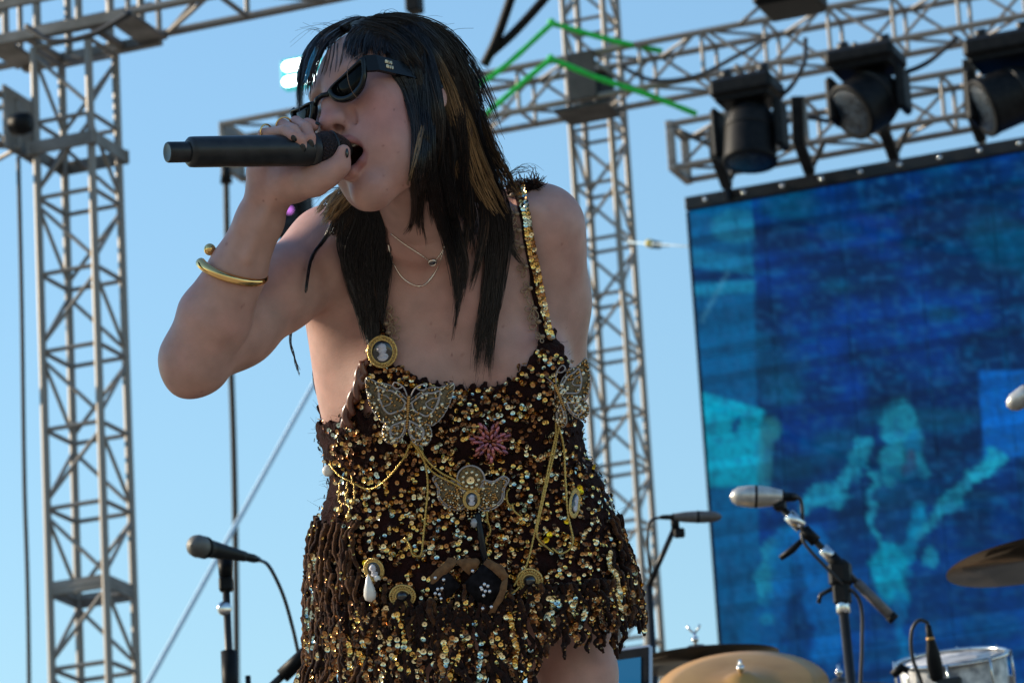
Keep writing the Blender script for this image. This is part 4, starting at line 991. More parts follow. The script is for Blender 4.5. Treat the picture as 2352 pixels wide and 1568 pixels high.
# fringe over the forehead
for x0, y0, xm, ym, x1, y1, w, n in [(850, 50, 808, 80, 792, 142, 26, 110), (855, 48, 818, 84, 804, 150, 32, 170), (870, 46, 834, 86, 822, 146, 36, 200), (885, 44, 856, 88, 850, 140, 38, 200), (900, 44, 884, 90, 886, 146, 42, 220),
        (915, 44, 918, 96, 915, 165, 44, 230), (925, 44, 940, 100, 940, 200, 44, 230), (930, 46, 955, 110, 962, 240, 44, 220), (860, 46, 824, 62, 796, 104, 30, 130)]:
    y0 += 11; ym += 4
    lock([(x0+6, y0+16, zc_-.06), (x0, y0), (xm, ym), (x1, y1)], 40, w, w*.55, n, BROWN, .10, .25, lift=.005, wave=.002, t0=.5)
# hair beside the far temple, with the blue-green glow of the lamp painted into the teal lock
for x0, y0, xm, ym, xn, yn, x1, y1, w, n, sh_, en in [(820, 50, 752, 78, 716, 140, 700, 250, 26, 150, .25, BROWN), (812, 52, 742, 84, 702, 150, 692, 262, 26, 150, .12, BROWN), (806, 54, 735, 92, 692, 165, 686, 275, 20, 120, .1, BROWN), (828, 50, 766, 76, 728, 130, 712, 214, 20, 110, .5, BROWN), (838, 50, 792, 66, 762, 88, 744, 118, 20, 90, .4, BROWN)]:
    lock([(x0+8, y0+14, zc_-.05), (x0, y0), (xm, ym), (xn, yn, HC[2]+.03), (x1, y1, HC[2]+.055)], 26, w, w*.7, n, en, sh_, .4, lift=.002, wave=.002, t0=.25)
for a_ in ((832, 50, 796, 61, 766, 79, 744, 108, 730, 140), (826, 51, 786, 64, 756, 86, 734, 118, 722, 160), (838, 50, 806, 60, 780, 74, 760, 94, 748, 116)):
    lock([(a_[0]+8, a_[1]+14, zc_-.05), a_[0:2], a_[2:4], a_[4:6], a_[6:8], a_[8:10]], 26, 26, 10, 170, BROWN, .25, .3, lift=.002, wave=.0015, t0=.3)
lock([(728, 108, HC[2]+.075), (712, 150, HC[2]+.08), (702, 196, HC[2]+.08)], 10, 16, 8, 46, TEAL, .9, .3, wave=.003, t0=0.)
for x0, y0, x1, y1 in [(762, 96, 742, 185), (770, 92, 752, 196), (776, 100, 764, 190), (757, 100, 728, 200), (790, 100, 772, 180)]:
    lock([(x0, y0), ((x0+x1)/2+3, (y0+y1)/2-6), (x1, y1)], 3, 5, 4, 6, BROWN*1.6, .8, .3, rad=.0003, wave=.001, lift=.004, t0=.1)
lock([(842, 118), (800, 150, HC[2]+.108), (812, 215, HC[2]+.112), (865, 262, HC[2]+.09)], 2, 2, 2, 3, BROWN*2, 1., .3, rad=.0003, wave=.002, t0=0.)
# in front of the ear, along the cheek
for pts, w, n, sh_, en, t0 in [
    ([(945, 150), (966, 240, .19), (968, 330, .18), (958, 410, .15), (958, 480, .10)], (44, 40, 12), 300, .1, BROWN, .4),
    ([(1000, 130), (1050, 260, .16), (1072, 400, .12), (1084, 520, .07), (1088, 600)], (40, 36, 8), 200, .1, BROWN, .4),
    ([(985, 140), (1008, 250, .185), (1027, 335, .17), (1032, 430, .14), (1042, 520, .09)], (36, 36, 10), 220, .1, BROWN, .4),
    ([(960, 140), (974, 260, .19), (978, 380, .165), (976, 450, .13)], (34, 34, 10), 200, .1, BROWN, .4),
    ([(930, 140), (952, 240, .19), (957, 330, .18), (948, 400, .15), (940, 455, .12)], (30, 26, 8), 170, .15, BROWN, .4),
    ([(975, 140), (998, 250, .18), (1000, 350, .16), (990, 440, .12), (1000, 525, .07)], (50, 54, 14), 360, .12, BROWN, .4),
    ([(1010, 130), (1040, 225, .18), (1054, 330, .16), (1058, 420, .12), (1066, 520, .07)], (50, 54, 14), 300, .15, BROWN, .4),
    ([(1000, 150), (1030, 260, .17), (1042, 360, .14), (1050, 450, .10), (1060, 540, .06)], (54, 54, 14), 320, .2, BROWN*1.4, .4),
    ([(905, 150), (935, 210), (955, 300, .195), (950, 400, .165), (949, 506, .085), (923, 552, .062)], (38, 22, 5), 120, .2, BROWN, .4),
    ([(925, 130), (958, 220), (972, 330, .185), (968, 420, .15), (965, 506, .085), (976, 572, .06)], (44, 34, 5), 200, .15, BROWN, .5),
    ([(945, 130), (978, 240, .185), (985, 380, .155), (1003, 470, .10), (1030, 560, .065), (1050, 660), (1044, 745)], (40, 36, 6), 230, .06, BROWN, .5),
    ([(950, 120), (976, 235, .19), (962, 330, .185), (945, 410, .16), (936, 452, .14)], (18, 14, 5), 90, .6, BLOND*.5, .3),
    ([(960, 110), (1000, 260, .175), (1020, 400, .14), (1045, 520, .085), (1068, 610, .062), (1054, 700), (1040, 800)], (40, 30, 4), 150, .08, BROWN, .6),
    ([(985, 110), (1040, 260, .165), (1062, 400, .12), (1078, 500, .075), (1069, 590), (1056, 672)], (46, 34, 5), 180, .3, BROWN, .5),
    ([(1000, 120), (1050, 260, .16), (1080, 380, .115), (1112, 500, .065), (1096, 605), (1076, 675)], (46, 34, 5), 170, .35, BROWN*1.2, .45),
    ([(1010, 130), (1064, 270, .15), (1105, 400, .095), (1140, 490, .055), (1142, 580), (1127, 700), (1108, 785), (1094, 890)], (56, 80, 14), 480, .05, BROWN, .6),
    ([(1010, 130), (1060, 270, .152), (1110, 420, .09), (1146, 540, .052), (1136, 680), (1126, 790), (1123, 888)], (40, 44, 5), 190, .05, BROWN, .6),
    ([(1020, 130), (1072, 280, .135), (1125, 410, .075), (1160, 510, .045), (1180, 572), (1212, 620)], (40, 40, 5), 210, .12, BROWN, .5),
    ([(1000, 140), (1046, 250, .172), (1078, 350, .138), (1112, 435, .092), (1165, 520, .055)], (28, 50, 18), 270, .78, BLOND*.85, .22),
    ([(1010, 140), (1060, 250, .165), (1096, 350, .13), (1134, 435, .085), (1172, 508, .05)], (20, 36, 14), 190, .75, BLOND*.55, .25),
    ([(990, 150), (1028, 260, .178), (1046, 360, .15), (1066, 430, .108), (1078, 510, .075)], (20, 30, 12), 150, .45, BLOND*.55, .25),
    ([(1030, 130), (1085, 260, .125), (1125, 360, .08), (1162, 425, .04), (1186, 470, .03)], (44, 52, 22), 260, .5, BLOND*.35, .4),
    ([(1040, 140), (1096, 270, .11), (1140, 370, .055), (1176, 430, .025)], (44, 44, 20), 220, .3, BROWN*1.3, .4),
    ([(985, 140), (1012, 260, .168), (1030, 420, .125), (1048, 540, .08), (1062, 640, .06)], (56, 40, 10), 200, .05, BROWN, .6)]:
    pts = [(.45*pts[0][0]+.55*905, 68)]+pts
    lock(pts, w[0], w[1], w[2], n, en, sh_, .4, wave=.0032, lift=.003 if sh_ < .5 else .010, t0=t0, front=True)
# left side: falls behind the chin over her right collar bone
for pts, w, n, sh_, en, t0 in [
    ([(800, 400, .12), (800, 440, .105), (770, 480, .075), (742, 520, .052)], (40, 56, 26), 260, .75, BLOND, .15),
    ([(808, 400, .12), (790, 440, .10), (752, 470, .07), (730, 505, .05)], (30, 40, 18), 170, .85, BLOND, .1),
    ([(820, 410, .115), (812, 460, .095), (785, 520, .068), (775, 548, .056)], (46, 60, 22), 260, .45, BROWN*1.5, .15),
    ([(830, 420, .11), (835, 500, .085), (815, 580, .06), (830, 680), (846, 790)], (48, 62, 8), 380, .06, BROWN, .4),
    ([(842, 430, .11), (862, 510, .085), (850, 610, .06), (856, 720), (858, 850)], (46, 54, 6), 340, .04, BROWN, .4),
    ([(850, 440, .105), (882, 520, .08), (878, 620, .058), (872, 700), (878, 770)], (44, 50, 6), 250, .04, BROWN, .5),
    ([(820, 440, .11), (800, 530, .07), (802, 610, .055), (832, 720), (850, 800)], (40, 40, 6), 200, .08, BROWN, .5),
    ([(775, 500, .075), (748, 545, .06), (716, 590), (702, 655), (699, 705)], (16, 9, 3), 36, .1, BROWN, .5),
    ([(800, 480, .08), (776, 560, .06), (800, 640), (838, 750), (850, 830)], (16, 8, 2), 30, .1, BROWN, .5)]:
    lock(pts, w[0], w[1], w[2], n, en, sh_, .5, wave=.0032, lift=.002 if sh_ < .7 else .012, t0=t0)
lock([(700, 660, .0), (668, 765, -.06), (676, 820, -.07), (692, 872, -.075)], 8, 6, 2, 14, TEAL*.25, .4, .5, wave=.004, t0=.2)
lock([(735, 800, -.05), (722, 850, -.08), (728, 900, -.08), (748, 955, -.08)], 5, 12, 8, 12, BROWN, .4, .5, rad=.00026, wave=.0032, t0=.2)
# back of the head, seen from other sides
for i in range(6):
    a = -1.25+i*.27; top = H(.02*math.sin(a), .128, -.03); mid = H(.088*math.sin(a), .03, -.012-.098*math.cos(a)); low = mid+np.array([.004, -.125, -.025]); pr = lambda v: (1176+v[0]*FPX/(D0-v[2]), 784-v[1]*FPX/(D0-v[2]), v[2])
    lock([pr(top), pr(mid), pr(low), pr(low+np.array([.012, -.10, -.02]))], 60, 90, 60, 170, BROWN, .15, .3, lift=0., wave=.004, t0=.5)
# stray hairs standing off the outline
FLY = []
for i in range(70):
    a = hr_.uniform(-.1, 1.); x0 = np.interp(a, [0, .35, .7, 1], [740, 880, 1020, 1100]); y0 = np.interp(a, [0, .35, .7, 1], [78, 37, 78, 240])
    L_ = hr_.uniform(30, 120); ang = hr_.uniform(-.5, 1.2) if a > .3 else hr_.uniform(2.2, 3.8)
    dx, dy = math.cos(ang)*L_, math.sin(ang)*L_*.8-hr_.uniform(0, 18)
    lock([(x0-dx*.2, y0+14, zc_-.01), (x0+dx*.3, y0-hr_.uniform(2, 16), zc_-.01), (x0+dx, y0+dy*.5+hr_.uniform(-4, 20), zc_+hr_.uniform(-.03, .03))], 1, 2, 3, 1, BROWN, .4, .3, rad=.00021, wave=.004, t0=0, name='stray_hair')
for i in range(34):
    y0 = hr_.uniform(240, 430); x0 = np.interp(y0, [240, 330, 430], [1100, 1138, 1180]); 
    lock([(x0-12, y0-40, .06), (x0+hr_.uniform(2, 14), y0, .05), (x0+hr_.uniform(8, 60), y0+hr_.uniform(30, 110), .03)], 2, 3, 3, 1, BROWN, .4, .3, rad=.00022, wave=.004, t0=0, name='stray_hair')
for i in range(22):
    lock([(1170+hr_.uniform(-20, 10), 405, .02), (1200+hr_.uniform(-10, 20), 385+hr_.uniform(-10, 12), .01), (1240+hr_.uniform(-10, 30), 405+hr_.uniform(-20, 20), 0.)], 2, 3, 3, 1, DARK, .0, .3, rad=.00023, wave=.005, t0=0, name='stray_hair')
for i in range(16):
    lock([(770+hr_.uniform(-10, 10), 430, .10), (735+hr_.uniform(-10, 8), 440+hr_.uniform(-6, 10), .08), (690+hr_.uniform(-10, 20), 452+hr_.uniform(-20, 26), .06)], 2, 3, 3, 1, BROWN, .4, .3, rad=.00022, wave=.004, t0=0, name='stray_hair')
# ================================================================ microphone in her hand
mic_a, mic_b = B(384, 350, .372), B(808, 344, .252)
ma, mb_ = C2W(mic_a)[0], C2W(mic_b)[0]; md = (mb_-ma); ML = np.linalg.norm(md); md /= ML
mb_black = mat('microphone_body', (.007, .008, .010), .36, spec=.35, noise=(60, (.016, .017, .02)), bump=(900, .25, .0006))
grille_m = bpy.data.materials.new('microphone_grille'); grille_m.use_nodes = True; gn = grille_m.node_tree; gb = gn.nodes['Principled BSDF']
gb.inputs['Metallic'].default_value = .6; gb.inputs['Roughness'].default_value = .4
vt = gn.nodes.new('ShaderNodeTexVoronoi'); vt.inputs['Scale'].default_value = 620; tcg = gn.nodes.new('ShaderNodeTexCoord'); gn.links.new(tcg.outputs['Object'], vt.inputs['Vector'])
cr = gn.nodes.new('ShaderNodeValToRGB'); cr.color_ramp.elements[0].color = (.004, .004, .004, 1); cr.color_ramp.elements[0].position = .2; cr.color_ramp.elements[1].color = (.05, .03, .032, 1); gn.links.new(vt.outputs[0], cr.inputs[0]); gn.links.new(cr.outputs[0], gb.inputs['Base Color'])
bpg = gn.nodes.new('ShaderNodeBump'); bpg.inputs['Distance'].default_value = .002; gn.links.new(vt.outputs[0], bpg.inputs['Height']); gn.links.new(bpg.outputs[0], gb.inputs['Normal'])
root = empty('microphone', ma, 'black wireless handheld microphone gripped at the singer\'s mouth', 'microphone')
f_ = ML
MB().lathe([(0, .0005), (.0098, .0005), (.0122, 0), (.0130, .0015), (.0130, .108*f_), (.0130, .112*f_)], ma, md, 32).build('antenna_cap', mb_black, root)
MB().lathe([(.0130, .108*f_), (.0155, .109*f_), (.0188, .122*f_), (.0192, .14*f_), (.0196, .5*f_), (.0200, .76*f_), (.0196, .775*f_)], ma, md, 40).build('body', mb_black, root)
MB().lathe([(.0196, .765*f_), (.0212, .775*f_), (.0216, .79*f_), (.0214, .800*f_), (.0200, .803*f_)], ma, md, 40).build('ring', mb_black, root)
MB().lathe([(.0205, .800*f_), (.0228, .825*f_), (.0241, .850*f_), (.0240, .882*f_)], ma, md, 40).lathe([(.0232, .892*f_), (.0212, .915*f_), (.0178, .945*f_), (.0125, .975*f_), (.007, .992*f_), (0, .998*f_)], ma, md, 40).build('grille', grille_m, root)
MB().lathe([(.0240, .880*f_), (.0247, .883*f_), (.0243, .891*f_), (.0232, .894*f_)], ma, md, 40).build('grille_band', mb_black, root)
# ================================================================ teeth, tongue, nails
enamel = mat('teeth', (.62, .56, .47), .25); tng = mat('tongue', (.22, .06, .06), .35)
m_ = MB()
for i in range(9):
    a = (i-4)*.30; c_ = H(.0175*math.sin(a), -.0925, .064+.0185*math.cos(a)); m_.box(c_, (.0050, .0095, .0045), HM@np.array([[math.cos(a), 0, math.sin(a)], [0, 1, 0], [-math.sin(a), 0, math.cos(a)]]), bev=.0012)
    c_ = H(.0185*math.sin(a), -.0560, .068+.0195*math.cos(a)); m_.box(c_, (.0056, .0085, .0045), HM@np.array([[math.cos(a), 0, math.sin(a)], [0, 1, 0], [-math.sin(a), 0, math.cos(a)]]), bev=.0012)
obj('teeth', C2W(m_.V), m_.F, enamel, person, m_.M, m_.S)
m_ = MB().ball(H(0, -.089, .058), .016, 14, A=HM, sc=(1, .4, 1.2)); obj('tongue', C2W(m_.V), m_.F, tng, person, m_.M, m_.S)
for s_ in (-1, 1):
    m_ = MB().ball(H(s_*.032, .013, .0785), .0102, 14, A=HM); obj('eye', C2W(m_.V), m_.F, mat('eyeball', (.55, .53, .5), .15), person, m_.M, m_.S)
nail_m = mat('dark_nail_polish', (.005, .008, .010), .12, spec=.5)
def nail(px, py, tip, n_off, rx=.0048, ry=.0068, lean=(0, 0, 0)):
    r_ = soft_hit(px, py, 0., 3)
    if r_ is None: return
    n = r_[1]+np.array(lean)@np.stack([CR, CU, -CF]); n /= np.linalg.norm(n); tv = tip[0]*CR+tip[1]*CU; tv -= (tv@n)*n; tv /= np.linalg.norm(tv)
    A = np.stack([np.cross(tv, n), tv, n], 1); m_ = MB().ball(r_[0]+n*n_off, 1., 14, A=A, sc=(rx, ry, .0016)); m_.build('nail', nail_m, person)
nail(675, 318, (.6, -1), .0002, .0033, .0050); nail(696, 340, (.25, -1), .0002, .0038, .0058); nail(714, 331, (.15, -1), .0002, .0042, .0060); nail(728, 284, (1, -.35), .0002, .0032, .0044, (0, .5, 0)); nail(797, 352, (.35, 1), .0002, .0032, .0062, (.9, .1, 0))
# ================================================================ jewellery
gold = mat('polished_gold', (.72, .47, .19), .13, 1.); gold_r = mat('textured_gold', (.62, .43, .16), .28, 1., bump=(700, .9, .0015)); silver_c = mat('silver_chain', (.75, .68, .60), .2, 1.)
def torus(c, u, v, ru, rv, r, n=40, a0=0, a1=2*math.pi, k=8, mb=None, rfn=None):
    t = np.linspace(a0, a1, n); pth = c+np.outer(np.cos(t)*ru, u)+np.outer(np.sin(t)*rv, v); return (mb or MB()).tube(pth, r if rfn is None else rfn(np.linspace(0, 1, n)), k, cap=abs(a1-a0) < 6.2)
bc = B(533, 617, .186); bax = np.array([.30, .95, .06]); bax /= np.linalg.norm(bax); bax = bax+np.array([.0, -.02, .26]); bax /= np.linalg.norm(bax)
bu = np.cross(bax, [0, 0, 1.]); bu /= np.linalg.norm(bu); bv = np.cross(bax, bu)
Wd = lambda v: v[0]*CR+v[1]*CU-v[2]*CF
root = empty('bangle', c2w(bc), 'polished gold open bangle with ball end on the raised forearm', 'bangle')
torus(c2w(bc), Wd(bu), Wd(bv), .0425, .0400, .006, 64, -2.75, 2.35, 12, rfn=lambda q: .0054+.0012*np.abs(q-.5)*2).build('cuff', gold, root)
MB().ball(c2w(B(482, 573, .185)), .0078, 18).build('ball_end', gold, root)
for (px, py, z, ax_, r_, lb) in ((612, 303, .272, (B(650, 300, .296)-B(606, 308, .268)), .0094, 'thin gold ring on the little finger'), (652, 288, .2675, (B(674, 300, .293)-B(648, 288, .262)), .0102, 'gold ring on the finger beside the little finger, catching the light')):
    ax_ = ax_/np.linalg.norm(ax_); u = np.cross(ax_, [0, 1., .2]); u /= np.linalg.norm(u); v = np.cross(ax_, u)
    mm = torus(c2w(B(px, py, z)), Wd(u), Wd(v), r_, r_, .0011, 32, k=8)
    tag(mm.build('ring', gold), lb, 'ring', 'rings on her right hand')
def chain_path(pts, n, off): 
    q_ = spline(np.array(pts, float), n); out = []
    for x, y in q_:
        r_ = hit_any(x, y, off)
        if r_: out.append(r_[0])
    return np.array(out)
root = empty('pendant_necklace', hit_any(993, 600)[0], 'fine silver necklace with a small round dark stone pendant', 'necklace')
c_ = chain_path([(900, 536), (930, 560), (960, 580), (984, 597)], 36, .0012); c2_ = chain_path([(1001, 596), (1014, 578), (1030, 545), (1042, 515), (1050, 480)], 30, .0012)
for q in (c_, c2_): MB().tube(q, .00075*(1+.4*np.sin(np.arange(len(q))*2.2)), 5).build('chain', silver_c, root)
r_ = soft_hit(993, 600, .003); A = frame(r_[1])
torus(r_[0], A[:, 0], A[:, 1], .0048, .0048, .0014, 28).build('bezel', silver_c, root); MB().ball(r_[0], .0042, 14, A=A, sc=(1, 1, .5)).build('stone', mat('dark_stone', (.02, .02, .035), .05, coat=1), root)
root = empty('chain_necklace', hit_any(965, 655)[0], 'longer fine chain necklace lying below the pendant one', 'necklace')
c_ = chain_path([(892, 560), (903, 600), (922, 634), (948, 653), (972, 655), (992, 636), (1008, 606), (1018, 572), (1026, 540)], 90, .001)
MB().tube(c_, .00055+.0006*(noise1(np.arange(len(c_))*.35, 8) > .2)+.0004*(np.arange(len(c_)) % 2), 5).build('chain', silver_c, root)
# ================================================================ sunglasses
root = empty('sunglasses', c2w(H(0, .01, .1)), 'black cat-eye sunglasses with gold letters on the thick temple', 'sunglasses')
acet = mat('black_acetate', (.004, .005, .0065), .2, spec=.25); lensm = mat('dark_lens', (.002, .0025, .003), .05, spec=.08)
LENS = np.array([(.0130, .0120), (.024, .0165), (.042, .0210), (.060, .0270), (.0705, .0312), (.0740, .0318), (.0752, .0285), (.0742, .020), (.0712, .007), (.0635, -.006), (.0500, -.0140), (.0360, -.0140), (.0240, -.008), (.0155, .002)])
def wrapz(x): return .1105-2.1*x*x-.04*abs(x)
fine = spline(np.vstack([LENS, LENS[:1]]), 61)[:-1]
for s_ in (-1, 1):
    cx_, cy_ = fine.mean(0); outer = np.array([H(s_*x, y, wrapz(x)) for x, y in fine]); inner = np.array([H(s_*(cx_+(x-cx_)*.77), cy_+(y-cy_)*.70, wrapz(x)+.0005) for x, y in fine])
    fz = HM[:, 2]; rings = [outer-fz*.004, outer+fz*.0005, outer*.85+inner*.15+fz*.0022, inner*.85+outer*.15+fz*.0022, inner+fz*.0005, inner-fz*.004]; n = len(fine); V = np.concatenate(rings)
    Fc = [(j*n+i, j*n+(i+1) % n, ((j+1) % 6)*n+(i+1) % n, ((j+1) % 6)*n+i) for j in range(6) for i in range(n)]
    if s_ < 0: Fc = [f[::-1] for f in Fc]
    obj('rim', C2W(V), Fc, acet, root)
    lc = H(s_*cx_, cy_, wrapz(cx_)+.0012); V = np.vstack([inner-fz*.0008, inner*.5+lc*.5+fz*.0004, [lc]]); V = np.vstack([V, V-fz*.0018]); n2 = 2*n+1
    Fc = [(i, (i+1) % n, n+(i+1) % n, n+i) for i in range(n)]+[(n+i, n+(i+1) % n, 2*n) for i in range(n)]; Fc += [tuple(np.array(f[::-1])+n2) for f in Fc]+[(i, n2+i, n2+(i+1) % n, (i+1) % n) for i in range(n)]
    if s_ > 0: pass
    obj('lens', C2W(V), Fc, lensm, root)
    tp = [np.array([s_*.0715, .0235, .0935]), np.array([s_*.0795, .0225, .080]), np.array([s_*.0825, .0165, .03]), np.array([s_*.083, .004, -.02])]; hts = [.0215, .0215, .0185, .012]
    V = []
    for p_, h_ in zip(tp, hts):
        for dx, dy in ((-.0028, -1), (.0028, -1), (.0028, 1), (-.0028, 1)): V.append(H(p_[0]+dx*s_, p_[1]+dy*h_/2, p_[2]))
    Fc = [(4*i+j, 4*i+(j+1) % 4, 4*i+4+(j+1) % 4, 4*i+4+j) for i in range(3) for j in range(4)]+[(3, 2, 1, 0), (12, 13, 14, 15)]
    if s_ < 0: Fc = [f[::-1] for f in Fc]
    obj('temple', C2W(V), Fc, acet, root, smooth=False)
m_ = MB().tube([H(-.0145, .0085, .1085), H(-.005, .0105, .1125), H(.005, .0105, .1125), H(.0145, .0085, .1085)], .0034, 10); obj('bridge', C2W(m_.V), m_.F, acet, root, m_.M, m_.S)
# letters on the near temple (two rows, rounded strokes)
p0, p1 = np.array([.0795, .0225, .080]), np.array([.0825, .0165, .03]); ux = (p1-p0)/np.linalg.norm(p1-p0); uy = np.array([0, 1., 0])-ux*ux[1]; uy /= np.linalg.norm(uy); un = np.cross(ux, uy); un = un if un[0] > 0 else -un
pale = mat('pale_gold_letters', (.80, .72, .52), .35, .2)
GL = {'M': [[(0, 0), (0, .8), (.18, 1), (.36, .8), (.36, 0)], [(.36, .8), (.54, 1), (.72, .8), (.72, 0)]], 'I': [[(0, 0), (0, 1)]], 'U': [[(0, 1), (0, .25), (.2, 0), (.4, .25), (.4, 1)]]}
m_ = MB()
for rw in (0, 1):
    x = .0120+.0010*rw
    for ch, adv in (('M', 1.05), ('I', .36), ('U', .5)):
        for st in GL[ch]:
            pts = [p0+ux*(x+a*.0045)+uy*(.0020-rw*.0066+b_*.0045-.0005)+un*.0033 for a, b_ in st]; m_.tube([H(*p_) for p_ in pts], .00062, 5)
        x += adv*.0045+.0009
obj('lettering', C2W(m_.V), m_.F, pale, root, m_.M, m_.S)
# ================================================================ appliques, brooches and chains on the dress
def plane_at(px, py, off=.006, rad=22, yaw=0., roll=0.):
    r_ = soft_hit(px, py, off, rad); n = r_[1]; n = n-.55*CF; n /= np.linalg.norm(n)    # flatten towards the lens side of the cloth
    u = CR-(CR@n)*n; u /= np.linalg.norm(u); v = np.cross(n, u)
    if yaw: u, n = u*math.cos(yaw)-n*math.sin(yaw), n*math.cos(yaw)+u*math.sin(yaw)
    if roll: u, v = u*math.cos(roll)+v*math.sin(roll), v*math.cos(roll)-u*math.sin(roll)
    return r_[0], u, v, n
K = 1/1775.
beadgold = mat('gold_beadwork', (.30, .20, .085), .35, .8, noise=(300, (.12, .085, .05), 5), bump=(900, 1., .002)); bead_d = mat('bronze_beads', (.40, .22, .075), .22, .9); bead_p = mat('pale_beads', (.66, .60, .45), .2, .8)
netting = mat('grey_gold_netting', (.10, .085, .06), .6, .3, noise=(400, (.24, .19, .11), 6), bump=(800, 1., .002))
def poly_prism(mb, fr, pts, th, z0=0., m=0):
    c_, u, v, n = fr; pts = np.asarray(pts, float)*K; k = len(pts); cen = pts.mean(0)
    V = [c_+u*x+v*y+n*z0 for x, y in pts]+[c_+u*x+v*y+n*(z0+th) for x, y in pts]+[c_+u*cen[0]+v*cen[1]+n*(z0+th*1.6)]+[c_+u*cen[0]+v*cen[1]+n*z0]
    mb.add(V, [(i, (i+1) % k, k+(i+1) % k, k+i) for i in range(k)]+[(k+i, k+(i+1) % k, 2*k) for i in range(k)]+[((i+1) % k, i, 2*k+1) for i in range(k)], m, True); return mb
def cord(mb, fr, pts, r, z=.002, m=0, n=40, closed=True):
    c_, u, v, nn = fr; q_ = spline(np.vstack([pts, pts[:1]]) if closed else np.array(pts, float), n)*K; mb.tube(c_+np.outer(q_[:, 0], u)+np.outer(q_[:, 1], v)+nn*z, r, 6, m, cap=not closed); return mb
br_ = np.random.default_rng(9)
def inside(pt, poly):
    x, y = pt; c = False; n = len(poly)
    for i in range(n):
        (x0, y0), (x1, y1) = poly[i], poly[i-1]
        if (y0 > y) != (y1 > y) and x < (x1-x0)*(y-y0)/(y1-y0)+x0: c = not c
    return c
def scatter(mb, fr, poly, n, r, z, m):
    c_, u, v, nn = fr; lo, hi = np.min(poly, 0), np.max(poly, 0); k = 0
    for _ in range(n*6):
        p_ = br_.uniform(lo, hi)
        if inside(p_, poly):
            mb.ball(c_+u*p_[0]*K+v*p_[1]*K+nn*z, r*br_.uniform(.7, 1.25), 6, m); k += 1
            if k >= n: return
W_UP = np.array([(4, 12), (-22, 34), (-48, 50), (-70, 52), (-86, 58), (-101, 62), (-98, 36), (-92, 14), (-84, -4), (-72, -22), (-54, -34), (-30, -26), (-6, -14)], float)
W_LO = np.array([(-2, -14), (-28, -26), (-48, -36), (-56, -52), (-52, -72), (-38, -82), (-20, -78), (-8, -62), (-2, -40)], float)
def butterfly(px, py, name_root, yaw=0., roll=0., sc=1., fold=0., flip=False):
    fr = plane_at(px, py, .009, yaw=yaw, roll=roll); c_, u, v, n = fr; root = person
    o_ = empty(name_root, c_, '', 'x'); o_.parent = person; o_.location = c_-WORLD['person']; del o_['category']
    if 'label' in o_: del o_['label']
    for s_ in (-1, 1):
        uu, nn = (-s_*u, n)                # both wings use the left outline, mirrored
        a = fold*(1 if s_ < 0 else 1); w_u = uu*math.cos(a)*-1*-1+n*math.sin(a); w_n = np.cross(w_u, v)*(-s_ if True else 1); w_n = w_n if w_n@n > 0 else -w_n
        f2 = (c_, w_u, v, w_n)
        for nm, W_ in (('upper_wing', W_UP*sc), ('lower_wing', W_LO*sc)):
            mb = MB(); Wm = W_
            edge = spline(np.vstack([Wm, Wm[:1]]), 64)[:-1]; k = len(edge); cen = edge.mean(0); scal = cen+(edge-cen)*(1+.045*np.abs(np.sin(np.arange(k)*.9)))[:, None]
            poly_prism(mb, f2, scal, .0022, 0., 0)
            cord(mb, f2, scal, .0009, .0025, 1, 90)
            cord(mb, f2, cen+(edge-cen)*.62+np.array([cen[0]*-.22, 0]), .00135, .0042, 1, 60)
            cord(mb, f2, cen+(edge-cen)*.30, .0009, .0042, 1, 40)
            scatter(mb, f2, scal, 38 if nm == 'upper_wing' else 22, .0020, .0040, 2); scatter(mb, f2, scal, 12, .0028, .0042, 3)
            for j in range(0, k, 3):        # short bugle beads along the rim
                p_ = scal[j]; q_ = cen+(scal[j]-cen)*.80; mb.tube([f2[0]+f2[1]*p_[0]*K+f2[2]*p_[1]*K+f2[3]*.0036, f2[0]+f2[1]*q_[0]*K+f2[2]*q_[1]*K+f2[3]*.0044], .0011, 5, 2 if j % 2 else 3)
            mb.build(nm, [netting, greycord, bead_d, bead_p], o_)
    mb = MB()
    for j in range(14): mb.ball(c_+v*(26-j*5.4)*sc*K+n*.0055, .0024*(1.2-.04*j), 8, 0)
    mb.build('beaded_body', [bead_d], o_)
    mb = MB()
    for s_ in (-1, 1): cord(mb, fr, [(s_*3, 26), (s_*14, 48), (s_*34, 58), (s_*38, 48), (s_*26, 44), (s_*14, 50)], .0009, .004, 0, 30, False)
    mb.build('antenna', [greycord], o_)
butterfly(947, 938, 'butterfly_applique', roll=-.06)
butterfly(1278, 905, 'butterfly_applique', yaw=-.75, roll=.42, sc=.86, fold=.55)
# copper flower
fr = plane_at(1125, 1008, .006); c_, u, v, n = fr
fl = empty('flower_applique', c_, None, None); fl.parent = person; fl.location = c_-WORLD['person']
pet = [mat('copper_bead', (.30, .075, .04), .22, .5, coat=.5), mat('rose_bead', (.42, .12, .14), .18, .4, coat=.5), mat('plum_bead', (.20, .06, .10), .2, .4, coat=.5)]
for i in range(7):
    a = i*2*math.pi/7+.3; d_ = u*math.cos(a)+v*math.sin(a); s_ = np.cross(n, d_); mb = MB()
    for j, (rr, w_) in enumerate(((12, 0), (22, -5), (22, 5), (32, -6), (32, 6), (42, 0))):
        mb.ball(c_+d_*rr*K+s_*w_*K+n*(.003+.001*(j % 2)), .0046 if j else .004, 8, (i+j) % 3, np.stack([d_, s_, n], 1), (1.2, .55, .5))
    for j in range(16): mb.ball(c_+d_*br_.uniform(8, 50)*K+s_*br_.uniform(-11, 11)*K+n*.002, .0016, 6, 0)
    mb.build('petal', pet, fl)
